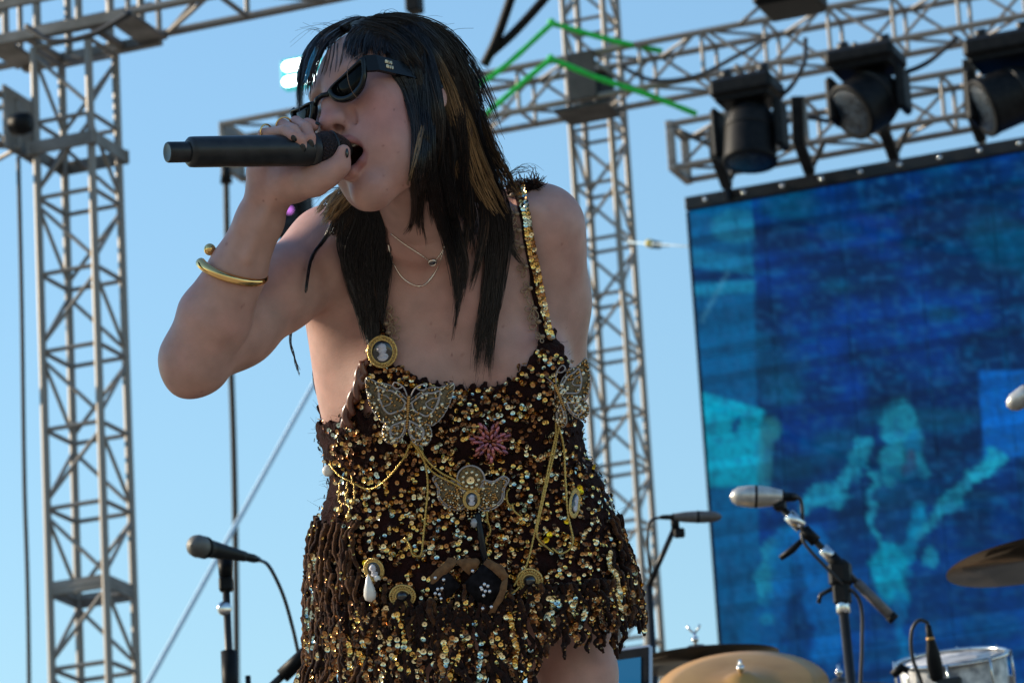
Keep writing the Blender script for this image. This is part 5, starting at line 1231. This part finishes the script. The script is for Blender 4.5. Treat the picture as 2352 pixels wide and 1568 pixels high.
def brooch(px, py, w, h, label, name='cameo_brooch', roll=0., bust=True, yaw=0., ringw=.30, drop=False):
    fr = plane_at(px, py, .010, yaw=yaw, roll=roll); c_, u, v, n = fr; w *= K; h *= K
    root = empty(name, c_, label, 'brooch', 'brooches on the dress')
    ro, ri = 1., 1-ringw
    mb = torus(c_, u, v, w*.97, h*.97, .0016, 48, k=6); torus(c_, u, v, w*ri*1.06, h*ri*1.06, .0013, 48, k=6, mb=mb)
    for i in range(26):
        a = 2*math.pi*i/26; q0 = c_+u*math.cos(a)*w*ri*1.05+v*math.sin(a)*h*ri*1.05; 
        for da in (-.10, .10): q1 = c_+u*math.cos(a+da)*w*.96+v*math.sin(a+da)*h*.96; mb.tube([q0, (q0+q1)/2+n*.0012, q1], .0007, 5)
        mb.ball(c_+u*math.cos(a+.12)*w*.97+v*math.sin(a+.12)*h*.97+n*.001, .0014, 6)
    mb.build('frame', gold_r, root)
    A = np.stack([u, v, n], 1)
    MB().ball(c_+n*.0004, 1., 24, 0, A, (w*ri, h*ri, .0026 if bust else .0085)).build('stone', mat('black_stone', (.008, .009, .012), .15, coat=.4), root)
    if bust:
        mb = MB(); P2 = np.array([(-.30, .62), (.05, .82), (.40, .66), (.52, .40), (.46, .24), (.56, .10), (.44, .04), (.46, -.08), (.36, -.18), (.16, -.16), (.22, -.30), (.52, -.30), (.62, -.52), (.44, -.80), (0, -.94), (-.44, -.80), (-.58, -.52), (-.40, -.40), (-.30, -.20), (-.34, -.02), (-.56, .12), (-.58, .40)])
        pts = P2*np.array([w*ri*.92, h*ri*.92])/K; poly_prism(mb, fr, pts, .0022, .0014); mb.ball(c_+u*w*ri*.0+v*h*ri*.36+n*.003, 1., 12, 0, A, (w*ri*.40, h*ri*.34, .0022)).ball(c_+v*h*ri*-.62+n*.003, 1., 12, 0, A, (w*ri*.44, h*ri*.26, .0018))
        mb.build('bust', mat('pale_blue_shell', (.50, .50, .56), .4, noise=(200, (.34, .34, .42)), bump=(500, .5, .001)), root)
    return fr
brooch(887, 812, 34, 37, 'large oval gold cameo brooch with pale bust at the left neckline', roll=.12)
brooch(1313, 1163, 17, 37, 'narrow cameo brooch in a gold frame on the right side of the dress', roll=-.22, yaw=.5)
brooch(863, 1302, 24, 27, 'cameo brooch above the drop pearl on the left of the skirt', roll=.3, yaw=-.3)
brooch(926, 1362, 30, 26, 'round gold filigree brooch with black bead left of the belt', 'bead_brooch', bust=False, ringw=.5)
brooch(1208, 1326, 30, 28, 'round gold filigree brooch with black bead right of the belt', 'bead_brooch', bust=False, ringw=.5)
# domed applique in the middle of the bodice and the small cameo pinned on it
fr = plane_at(1086, 1118, .007); c_, u, v, n = fr
ap = empty('lace_applique', c_, None, None); ap.parent = person; ap.location = c_-WORLD['person']
for s_ in (-1, 1):
    Wg = np.array([(s_*18, 6), (s_*30, 20), (s_*52, 18), (s_*74, 30), (s_*88, 22), (s_*78, 2), (s_*74, -26), (s_*52, -46), (s_*24, -50), (s_*6, -30)], float); Wg = Wg if s_ < 0 else Wg[::-1]
    mb = MB(); e_ = spline(np.vstack([Wg, Wg[:1]]), 50)[:-1]; poly_prism(mb, fr, e_, .0022); cord(mb, fr, e_, .0011, .0028, 1, 80); cord(mb, fr, e_.mean(0)+(e_-e_.mean(0))*.86, .0009, .0034, 1, 80); scatter(mb, fr, e_, 60, .0017, .0036, 2); scatter(mb, fr, e_, 14, .002, .0036, 3)
    mb.build('wing', [netting, greycord, bead_d, bead_p], ap)
mb = MB().ball(c_+v*22*K, 1., 22, 0, np.stack([u, v, n], 1), (32*K, 32*K, .006)); torus(c_+v*22*K+n*.002, u, v, 32*K, 32*K, .0011, 40, k=6, m=1) if False else None
cord(mb, fr, np.array([(32*math.cos(a), 22+32*math.sin(a)) for a in np.linspace(0, 6.1, 24)]), .0012, .0028, 1, 60)
for i in range(9): a = i*.698; mb.ball(c_+u*18*K*math.cos(a)+v*(22+18*math.sin(a))*K+n*.0052, .0026, 8, 3)
mb.build('dome', [beadgold, greycord, bead_d, bead_p], ap)
put_sequin((c_+v*22*K+n*.0075, frame(n), 'pale', 1.7), ap)
mb = MB(); 
for rr in (24, 33, 42):
    for i in range(int(rr*.9)): a = 2*math.pi*i/int(rr*.9); mb.ball(c_+u*rr*1.25*K*math.cos(a)+v*(-30+rr*.8*math.sin(a))*K+n*.0042, .0015, 6, 0 if i % 3 else 1)
mb.build('beadwork', [bead_d, bead_p], ap)
brooch(1090, 1148, 19, 22, 'small oval cameo in the middle of the bodice under the domed applique', ringw=.25)
# hanging bead chains
chm = mat('gold_bead_chain', (.55, .38, .12), .25, 1., bump=(1500, 1., .001))
CH = [[(945, 1008), (938, 1040), (900, 1090), (850, 1115), (805, 1103), (772, 1068)], [(952, 1012), (985, 1058), (1040, 1094), (1100, 1117), (1155, 1108)], [(950, 1012), (992, 1072), (1045, 1110), (1105, 1122), (1150, 1115)], [(962, 1025), (980, 1062), (983, 1130), (980, 1200), (972, 1268), (960, 1283), (948, 1262), (940, 1240)],
      [(1272, 955), (1265, 1000), (1250, 1090), (1225, 1220), (1205, 1310), (1184, 1352)], [(1275, 955), (1268, 1010), (1253, 1100), (1232, 1215), (1240, 1252), (1258, 1268)], [(1275, 955), (1285, 1040), (1290, 1110), (1298, 1180), (1306, 1240), (1300, 1266), (1280, 1272), (1258, 1250)], [(1160, 1130), (1172, 1160), (1190, 1184)], [(1117, 1178), (1116, 1215), (1112, 1252)], [(1180, 1352), (1150, 1380), (1120, 1398)], [(1095, 1452), (1125, 1470), (1160, 1462), (1190, 1425)], [(1120, 1435), (1150, 1420), (1180, 1405)]]
for pts in CH:
    q_ = chain_path(pts, 150, .0105)
    for _ in range(160): q_[1:-1] = (q_[:-2]+2*q_[1:-1]+q_[2:])/4
    MB().tube(q_, .0015*(1+.35*np.sin(np.arange(len(q_))*2.4)), 6).build('bead_chain', chm, dress)
# pearls, drops, black cord
pearl = mat('pearl', (.62, .60, .58), .18, coat=.6)
def pendant(px, py, r, name, m_, sc=(1, 1, 1), off=.012):
    r_ = hit_any(px, py, off); MB().ball(r_[0], r*K, 18, 0, np.stack([CR, -CF, CU], 1), sc).build(name, m_, dress)
pendant(770, 1085, 14, 'pearl', pearl); pendant(884, 1332, 8, 'pearl', pearl)
r_ = hit_any(868, 1358, .013); MB().lathe([(0, .026), (.003, .020), (.0075, .006), (.0086, -.002), (.0068, -.008), (0, -.011)], r_[0], CU-.1*CR, 20, up=CF).build('drop_pearl', pearl, dress)
for x, y, l in ((792, 1130, 60), (808, 1140, 70), (822, 1125, 50)):
    q_ = chain_path([(x, y-30), (x+1, y), (x+3, y+l*.6)], 20, .010); MB().tube(q_, .0011, 5).ball(q_[-1], .0046, 10).ball(q_[len(q_)//2], .003, 8).build('drop_chain', gold_r, dress)
q_ = chain_path([(1096, 1180), (1100, 1230), (1104, 1270), (1106, 1302)], 30, .011); q_ = q_[0]+(q_[-1]-q_[0])*np.linspace(0, 1, 20)[:, None]-np.outer(np.sin(np.linspace(0, 3.14, 20))*.006, CF); MB().tube(q_, .0042, 8).build('black_ribbon', mat('black_satin', (.005, .006, .009), .3, spec=.2), dress)
r_ = hit_any(1096, 1196, .013); MB().ball(r_[0], .0052, 8, 0, sc=(1, 1, 1.3)).build('drop_pearl', mat('grey_crystal', (.25, .25, .27), .2, coat=.5), dress)
# belt motif: brown suede bands round dark diamonds set with rhinestones
suede = mat('brown_suede', (.17, .085, .035), .95, noise=(120, (.10, .048, .02), 7), bump=(600, .6, .002)); diam = mat('black_velvet', (.004, .0035, .0045), .8, spec=.05, noise=(100, (.012, .011, .014)))
rhin = mat('rhinestone', (.62, .62, .68), .08, .7, coat=.8)
fr = plane_at(1080, 1338, .009); c_ = fr[0]
for poly in ([(-92, 20), (-48, 62), (-20, 58), (-70, 8), (-88, -6)], [(-30, 52), (0, 24), (28, 52), (20, 62), (-24, 60)], [(40, 62), (78, 48), (92, 22), (84, 8), (66, 26), (34, 50)], [(92, 22), (86, -20), (60, -62), (44, -66), (70, -20), (78, 14)]):
    mb = MB(); e_ = np.array(poly, float); e_ = e_ if np.cross(e_[1]-e_[0], e_[2]-e_[1]) > 0 else e_[::-1]
    rnd = []
    for i in range(len(e_)): 
        for t_ in (0, .33, .66): rnd.append(e_[i]*(1-t_)+e_[(i+1) % len(e_)]*t_+br_.normal(0, 1.2, 2))
    poly_prism(mb, fr, rnd, .0028, .004).build('suede_band', suede, dress)
for cx_, cy_, w_, h_ in ((-60, -2, 40, 44), (36, 0, 52, 54)):
    mb = MB(); poly_prism(mb, fr, [(cx_+w_, cy_), (cx_, cy_+h_), (cx_-w_, cy_), (cx_, cy_-h_)], .0030, .0035).build('dark_diamond', diam, dress)
for x, y in ((-72, -10), (-62, -8), (-78, -20), (-68, -22), (-64, -32), (-78, 16), (-58, 12), (38, 4), (46, 0), (32, -8), (40, -12), (50, -12), (36, -22), (30, -4), (34, -52), (54, -48), (10, 34)):
    MB().ball(c_+fr[1]*x*K+fr[2]*y*K+fr[3]*.0090, .0026, 8, 0).build('rhinestone', rhin, dress)
# ================================================================ microphones, stands and drum kit behind the singer
def rod(mb, a, b, r, m=0, n=10): mb.tube([a, b], r, n, m); return mb
plat = FLOOR
# microphone on a straight stand, lower left
DA = 9.2; k = DA/FPX
root = empty('microphone_stand', np.array([*P(528, 1700, DA)[:2], plat]), 'black straight microphone stand with clutch and cable clip in the lower left', 'microphone stand', 'microphone stands')
base = np.array([*P(528, 1560, DA)[:2], plat])
top = P(529, 1292, DA); top = np.array([base[0], base[1], top[2]])
rod(MB(), base+EZ*.03, top-EZ*.42, .0125).build('pole', MT['black_steel'], root); rod(MB(), top-EZ*.44, top, .0085).build('upper_pole', MT['black_steel'], root)
cz = P(528, 1490, DA)[2]
MB().tube([base+EZ*(cz-base[2]-.13), base+EZ*(cz-base[2]+.0)], .0175, 14).build('clutch', MT['black'], root)
MB().tube([base+EZ*(cz-base[2]-.10)-EX*.0, base+EZ*(cz-base[2]-.10)+EX*.045], .005, 8).tube([base+EZ*(cz-base[2]-.115)+EX*.043, base+EZ*(cz-base[2]-.06)+EX*.043], .006, 8).build('lever', MT['black'], root)
MB().lathe([(.24, 0), (.25, .012), (.05, .03), (.02, .06), (0, .06)], base, EZ, 28).build('base_plate', MT['black_steel'], root)
clip = P(529, 1300, DA)
MB().tube([top-EZ*.02, top+EZ*.03], [.014, .017], 12).box(top-EZ*.03-EY*.0+EX*.0, (.03, .03, .03), bev=.004).build('clip', MT['black'], root)
MB().lathe([(0, -.012), (.014, -.012), (.016, 0), (.012, .004), (0, .004)], top-EZ*.085-EY*.012, EX*.6-EY*.8, 14).build('knob', MT['chrome'], root)
a, b_ = P(438, 1250, DA-.11), P(592, 1284, DA+.10); d_ = (b_-a)/np.linalg.norm(b_-a)
root2 = empty('stage_microphone', a, 'wired vocal microphone with round steel grille lying on the stand at lower left', 'microphone')
MB().lathe([(0, 0), (.012, .003), (.0225, .015), (.0250, .027), (.0235, .040), (.0225, .044)], a, d_, 24).build('grille', MT['steelmesh'], root2)
MB().lathe([(.0245, .043), (.0245, .052), (.021, .056), (.0195, .075), (.0165, .12), (.0125, .18), (.0115, .2)], a, d_, 24).build('body', MT['black'], root2)
MB().lathe([(.0095, .2), (.0095, .235), (.006, .255), (.004, .26)], a, d_, 16).build('plug', MT['black_steel'], root2)
q = spline([b_, P(618, 1300, DA), P(650, 1365, DA), P(672, 1440, DA), P(688, 1510, DA), P(712, 1600, DA), P(740, 1800, DA)], 40)
tag(MB().tube(q, .0042, 8).build('microphone_cable', MT['rubber']), 'thin cable curving down from the lower left microphone', 'cable')
# boom arm low behind it
DB = 8.4; a, b_ = P(596, 1600, DB), P(712, 1492, DB)
root = empty('boom_stand', np.array([*P(560, 1640, DB)[:2], plat]), 'slanting boom arm with a leaf shaped guard behind the fringe at lower left', 'microphone stand', 'microphone stands')
base = np.array([*P(500, 1640, DB)[:2], plat]); jn = P(500, 1690, DB)
rod(MB(), base, jn, .011).build('pole', MT['black_steel'], root); MB().lathe([(.2, 0), (.21, .012), (.05, .03), (0, .05)], base, EZ, 24).build('base_plate', MT['black_steel'], root)
rod(MB(), jn, b_, .0075).build('boom', MT['black_steel'], root); dd = (b_-a)/np.linalg.norm(b_-a)
MB().tube([b_-dd*.075, b_+dd*.01], .0155, 12).build('grip', MT['black'], root)
mb = MB(); fr_ = (P(704, 1512, DB-.03), CR, CU, -CF); 
pts = np.array([(0, 26), (10, 16), (17, -2), (18, -24), (11, -44), (2, -64), (-6, -62), (-8, -40), (-9, -10), (-6, 14)], float)*(DB/FPX)/K
poly_prism(mb, fr_, pts, .014, -.007); mb.build('guard', MT['black'], root)
# overhead microphones
def overhead(px0, py0, px1, py1, dist, r, m_, label, clip_side, stand):
    a, b_ = P(px0, py0, dist), P(px1, py1, dist); L = np.linalg.norm(b_-a); d_ = (b_-a)/L
    root = empty('overhead_microphone', a, label, 'microphone', 'overhead microphones of the drum kit')
    MB().lathe([(0, 0), (r*.5, .006), (r*.85, .02), (r, .05), (r, L*.5), (r*.88, L*.75), (r*.62, L*.97), (r*.5, L), (0, L)], a, d_, 24).build('body', m_, root)
    MB().lathe([(r*1.01, L*.46), (r*1.04, L*.47), (r*1.04, L*.50), (r*1.01, L*.51)], a, d_, 24).build('band', MT['black'], root)
    MB().lathe([(r*.62, L*.97), (r*.62, L*1.0), (r*.45, L*1.02), (r*.4, L*1.20), (r*.2, L*1.28)], a, d_, 14).build('plug', MT['black'], root)
    return root, a, b_, d_, L
DO = 11.5
overhead(1659, 1186, 1545, 1187, DO, .0165, MT['foam'], 'dark grey overhead microphone lying level against the sky beside the screen', 0, 0)
root = empty('boom_stand', np.array([*P(1440, 1560, DO)[:2], plat]), 'thin stand rising to the dark grey overhead microphone', 'microphone stand', 'microphone stands')
j = P(1551, 1208, DO); e_ = P(1490, 1345, DO); foot = np.array([*P(1480, 1500, DO)[:2], plat])
rod(MB(), e_, j, .0075).build('boom', MT['black_steel'], root); rod(MB(), foot, e_, .010).build('pole', MT['black_steel'], root)
MB().tube([j-EZ*.01, j+EZ*.03], .012, 10).box(j-EZ*.02+EX*.01, (.03, .02, .025), bev=.004).build('clip', MT['black'], root); MB().lathe([(.3, 0), (.31, .02), (0, .05)], foot, EZ, 20).build('base_plate', MT['black_steel'], root)
q = spline([P(1535, 1189, DO), P(1505, 1190, DO), P(1490, 1205, DO), P(1488, 1260, DO), P(1494, 1330, DO), P(1490, 1420, DO), P(1490, 1600, DO)], 30)
tag(MB().tube(q, .004, 8).build('microphone_cable', MT['rubber']), 'cable hooking off the dark grey overhead microphone', 'cable')
DP = 10.6
overhead(1676, 1139, 1800, 1141, DP, .0275, MT['silver'], 'silver overhead microphone in front of the video screen', 0, 0)
root = empty('boom_stand', np.array([*P(1925, 1560, DP)[:2], plat]), 'black boom stand carrying the silver overhead microphone, arm slanting down to the right', 'microphone stand', 'microphone stands')
A0, A1 = P(1790, 1160, DP), P(2052, 1420, DP); pv = P(1930, 1318, DP)
rod(MB(), A0, A1, .0085).build('boom', MT['black_steel'], root); dd = (A1-A0)/np.linalg.norm(A1-A0)
MB().tube([A1-dd*.13, A1], .0125, 12).build('counterweight', MT['foam'], root); MB().tube([A1-dd*.012, A1+dd*.004], .0145, 12).build('end_cap', MT['black'], root)
for t_, r_, mm in ((.13, .016, 'chrome'), (.26, .0155, 'black'), (.43, .014, 'chrome'), (.5, .016, 'black')): c_ = A0+(A1-A0)*t_; MB().tube([c_-dd*.02, c_+dd*.025], r_, 12).build('collar', MT[mm], root)
MB().box(pv-EZ*.0, (.055, .05, .07), SA, bev=.012).box(pv-EZ*.05+EX*.0, (.04, .04, .06), SA, bev=.008).build('swivel', MT['black'], root)
MB().tube([pv-EX*.015-EZ*.03, pv-EX*.055-EZ*.045, pv-EX*.062-EZ*.065], .006, 8).build('wing_screw', MT['black_steel'], root)
foot = np.array([pv[0]+.035, pv[1], plat]); rod(MB(), foot, pv-EZ*.05, .0125).build('pole', MT['black_steel'], root); MB().lathe([(.3, 0), (.31, .02), (0, .05)], foot, EZ, 20).build('base_plate', MT['black_steel'], root)
MB().lathe([(.0145, 0), (.017, .004), (.017, .03), (.0145, .034)], pv-EZ*.10, EZ, 16).build('collar', MT['chrome'], root)
MB().tube([P(1850, 1232, DP), P(1820, 1262, DP), P(1792, 1282, DP)], [.006, .009, .007], 10).build('handle', MT['black'], root)
MB().box(P(1790, 1150, DP), (.03, .03, .05), SA, bev=.006).build('clip', MT['black'], root)
q = spline([P(1822, 1138, DP-.02), P(1838, 1146, DP), P(1843, 1172, DP), P(1843, 1212, DP), P(1850, 1250, DP-.02), P(1925, 1330, DP-.03), P(1975, 1380, DP), P(1980, 1480, DP), P(1976, 1600, DP), P(1976, 1900, DP)], 50)
tag(MB().tube(q, .0045, 8).build('microphone_cable', MT['rubber']), 'cable of the silver overhead microphone running down its stand', 'cable')
overhead(2312, 934, 2420, 872, 10.2, .026, MT['silver'], 'silver microphone tip poking in at the right edge of the picture', 0, 0)
root = empty('boom_stand', np.array([*P(2440, 1300, 10.2)[:2], plat]), 'stand of the silver microphone at the right edge', 'microphone stand', 'microphone stands')
foot = np.array([*P(2440, 1300, 10.2)[:2], plat]); j = P(2425, 868, 10.2); rod(MB(), foot, j-EZ*.25, .0125).build('pole', MT['black_steel'], root); rod(MB(), j-EZ*.28, j+EZ*.01, .0085).build('upper_pole', MT['black_steel'], root); MB().lathe([(.3, 0), (.31, .02), (0, .05)], foot, EZ, 20).build('base_plate', MT['black_steel'], root)
# cymbals
def cymbal(px, py, dist, R_, n_, m_, label, dome=.018, stand=True, nut=True):
    c_ = P(px, py, dist); n_ = np.asarray(n_, float); n_ /= np.linalg.norm(n_)
    root = empty('cymbal', c_, label, 'cymbal', 'cymbals of the drum kit')
    prof = [(R_, -.020), (R_*.8, -.0115), (R_*.5, -.0045), (R_*.24, .001), (R_*.17, .008), (R_*.10, dome), (.006, dome+.003)]
    full = prof+[(r, h-.0016) for r, h in prof[::-1]]
    m2 = MB(); m2.lathe(prof[::-1], c_, n_, 72); m2.lathe([(r, h-.0018) for r, h in prof], c_, n_, 72); m2.lathe([(R_, -.0218), (R_, -.020)], c_, n_, 72) if False else None
    m2.build('plate', m_, root)
    g_ = MB()
    for rr in np.linspace(.3, .97, 9): g_.lathe([(R_*rr-.0012, np.interp(R_*rr, [p_[0] for p_ in prof[::-1]], [p_[1] for p_ in prof[::-1]])-.0021), (R_*rr+.0012, np.interp(R_*rr, [p_[0] for p_ in prof[::-1]], [p_[1] for p_ in prof[::-1]])-.0026)], c_, n_, 60)
    g_.build('groove', m_, root)
    MB().tube([c_+n_*.012, c_+n_*.055], .004, 8).lathe([(0, 0), (.009, 0), (.009, .012), (0, .012)], c_+n_*.028, n_, 12).build('spindle', MT['chrome'], root)
    MB().lathe([(.006, 0), (.017, 0), (.018, .012), (.006, .016)], c_-n_*.022, n_, 16).build('felt', MT['black'], root)
    if nut:
        for s_ in (-1, 1): MB().tube([c_+n_*.05, c_+n_*.062+EX*s_*.012, c_+n_*.072+EX*s_*.018], [.003, .003, .004], 8).build('wing', MT['chrome'], root)
    if stand:
        st = empty('cymbal_stand', np.array([c_[0], c_[1]+.03, plat]), 'stand under the '+label.split(' cymbal')[0]+' cymbal', 'stand', 'cymbal stands')
        MB().tube([c_-n_*.09, c_-n_*.02], [.02, .012], 12).build('tilter', MT['black'], st); MB().tube([np.array([c_[0], c_[1]+.03, plat]), c_-n_*.09], .0125, 10).build('pole', MT['chrome'], st)
        for q_ in range(3): a_ = q_*2.09+.4; o_ = np.array([math.cos(a_), math.sin(a_), 0]); MB().tube([np.array([c_[0], c_[1]+.03, plat+.30]), np.array([c_[0], c_[1]+.03, plat+.01])+o_*.3], .009, 8).build('leg', MT['chrome'], st)
    return root
cymbal(1703, 1562, 10.4, .213, np.array([-.03, -.60, .80]), MT['brass'], 'golden crash cymbal tilted towards us at the bottom', nut=False)
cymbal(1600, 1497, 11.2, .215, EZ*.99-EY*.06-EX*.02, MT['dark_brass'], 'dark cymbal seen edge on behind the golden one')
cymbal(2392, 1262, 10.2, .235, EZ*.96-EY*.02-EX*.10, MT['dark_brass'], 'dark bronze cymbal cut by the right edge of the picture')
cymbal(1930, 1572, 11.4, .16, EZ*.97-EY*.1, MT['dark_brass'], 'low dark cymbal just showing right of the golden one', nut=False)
# drum at the bottom right with its clip-on microphone
c_ = P(2200, 1612, 10.3)
root = empty('drum', c_-EZ*.12, 'white pearl drum with chrome rim peeking in at the bottom right', 'drum')
ax_ = EZ*.93-EY*.33+EX*.05; ax_ /= np.linalg.norm(ax_)
MB().lathe([(.128, -.17), (.130, -.16), (.130, .10), (.128, .105)], c_, ax_, 48).build('shell', MT['white'], root)
MB().lathe([(.126, .104), (.06, .105), (0, .105)], c_, ax_, 40).build('drum_head', mat('drum_skin', (.55, .55, .56), .5, noise=(12, (.35, .36, .4))), root)
for z_ in (.108, -.165): torus(c_+ax_*z_, frame(ax_)[:, 0], frame(ax_)[:, 1], .134, .134, .0055, 48).build('rim', MT['chrome'], root)
fa = frame(ax_)
for i in range(8):
    a_ = i*.785; o_ = fa[:, 0]*math.cos(a_)+fa[:, 1]*math.sin(a_); MB().box(c_+o_*.137+ax_*.03, (.014, .014, .045), np.stack([o_, np.cross(ax_, o_), ax_], 1), bev=.003).tube([c_+o_*.142+ax_*.02, c_+o_*.142+ax_*.115], .003, 6).build('lug', MT['chrome'], root)
st = empty('drum_stand', np.array([c_[0], c_[1]+.05, plat]), 'stand holding the white drum', 'stand')
MB().tube([np.array([c_[0], c_[1]+.05, plat]), c_-ax_*.16], .014, 10).build('pole', MT['chrome'], st)
for q_ in range(3): a_ = q_*2.09; o_ = np.array([math.cos(a_), math.sin(a_), 0]); MB().tube([np.array([c_[0], c_[1]+.05, plat+.3]), np.array([c_[0], c_[1]+.05, plat+.01])+o_*.3], .009, 8).build('leg', MT['chrome'], st)
a, b_ = P(2152, 1555, 10.1), P(2135, 1455, 10.1); d_ = (b_-a)/np.linalg.norm(b_-a)
root = empty('drum_microphone', a, 'stubby black clip-on microphone standing over the white drum', 'microphone')
MB().lathe([(0, -.012), (.012, -.008), (.0165, .0), (.0185, .03), (.0165, .06), (.011, .085), (.008, .105), (.0065, .125), (0, .127)], a, d_, 20).build('body', MT['black'], root)
MB().box(a-EZ*.015+EX*.03, (.06, .02, .02), SA, bev=.004).build('clamp', MT['black_steel'], root); MB().lathe([(.010, .088), (.0105, .094), (.009, .098)], a, d_, 16).build('ring', MT['brass'], root)
q = spline([b_+d_*.02, P(2128, 1428, 10.1), P(2110, 1424, 10.1), P(2094, 1450, 10.1), P(2096, 1510, 10.1), P(2120, 1580, 10.1), P(2130, 1700, 10.1)], 30)
tag(MB().tube(q, .0045, 8).build('microphone_cable', MT['rubber']), 'black cable looping beside the clip-on drum microphone', 'cable')
MB_ = MB().tube([P(2050, 1550, 10.2), P(2072, 1532, 10.2), P(2085, 1540, 10.2)], [.010, .012, .008], 8)
tag(MB_.build('drum_key_clamp', MT['black']), 'small black clamp left of the white drum', 'clamp')
# tablet on a stand
DT = 9.0; c_ = P(1446, 1560, DT); A = np.stack([EX*.98-EZ*-.0, (EZ*.97+EY*.2), np.cross(EX, EZ*.97+EY*.2)], 1); A[:, 0] /= np.linalg.norm(A[:, 0]); A[:, 1] /= np.linalg.norm(A[:, 1]); A[:, 2] = np.cross(A[:, 0], A[:, 1])
root = empty('tablet', c_, 'small monitor with a dim blue screen beside the singer\'s hip', 'monitor')
s_ = DT/FPX
MB().box(c_, (112*s_, 160*s_, .012), A, bev=.008).build('case', mat('silver_case', (.34, .36, .40), .4, .6), root)
MB().box(c_+A[:, 2]*.0055, (100*s_, 146*s_, .006), A, bev=.003).build('bezel', MT['black'], root)
scm = mat('dim_screen', (.01, .02, .03), .2, emit=(.005, .085, .19), estr=.8)
MB().box(c_+A[:, 2]*.0085+A[:, 1]*8*s_*0, (62*s_, 96*s_, .002), A).build('display', scm, root)
st = empty('tablet_stand', np.array([c_[0], c_[1]+.05, plat]), 'pole holding the small blue monitor', 'stand')
MB().tube([np.array([c_[0], c_[1]+.03, plat]), c_-EZ*.06+EY*.02], .012, 10).build('pole', MT['black_steel'], st)
MB().lathe([(.2, 0), (.21, .012), (.05, .03), (0, .05)], np.array([c_[0], c_[1]+.03, plat]), EZ, 24).build('base_plate', MT['black_steel'], st)
# shoes (below the picture)
shoe_m = mat('black_leather_boot', (.015, .014, .014), .4)
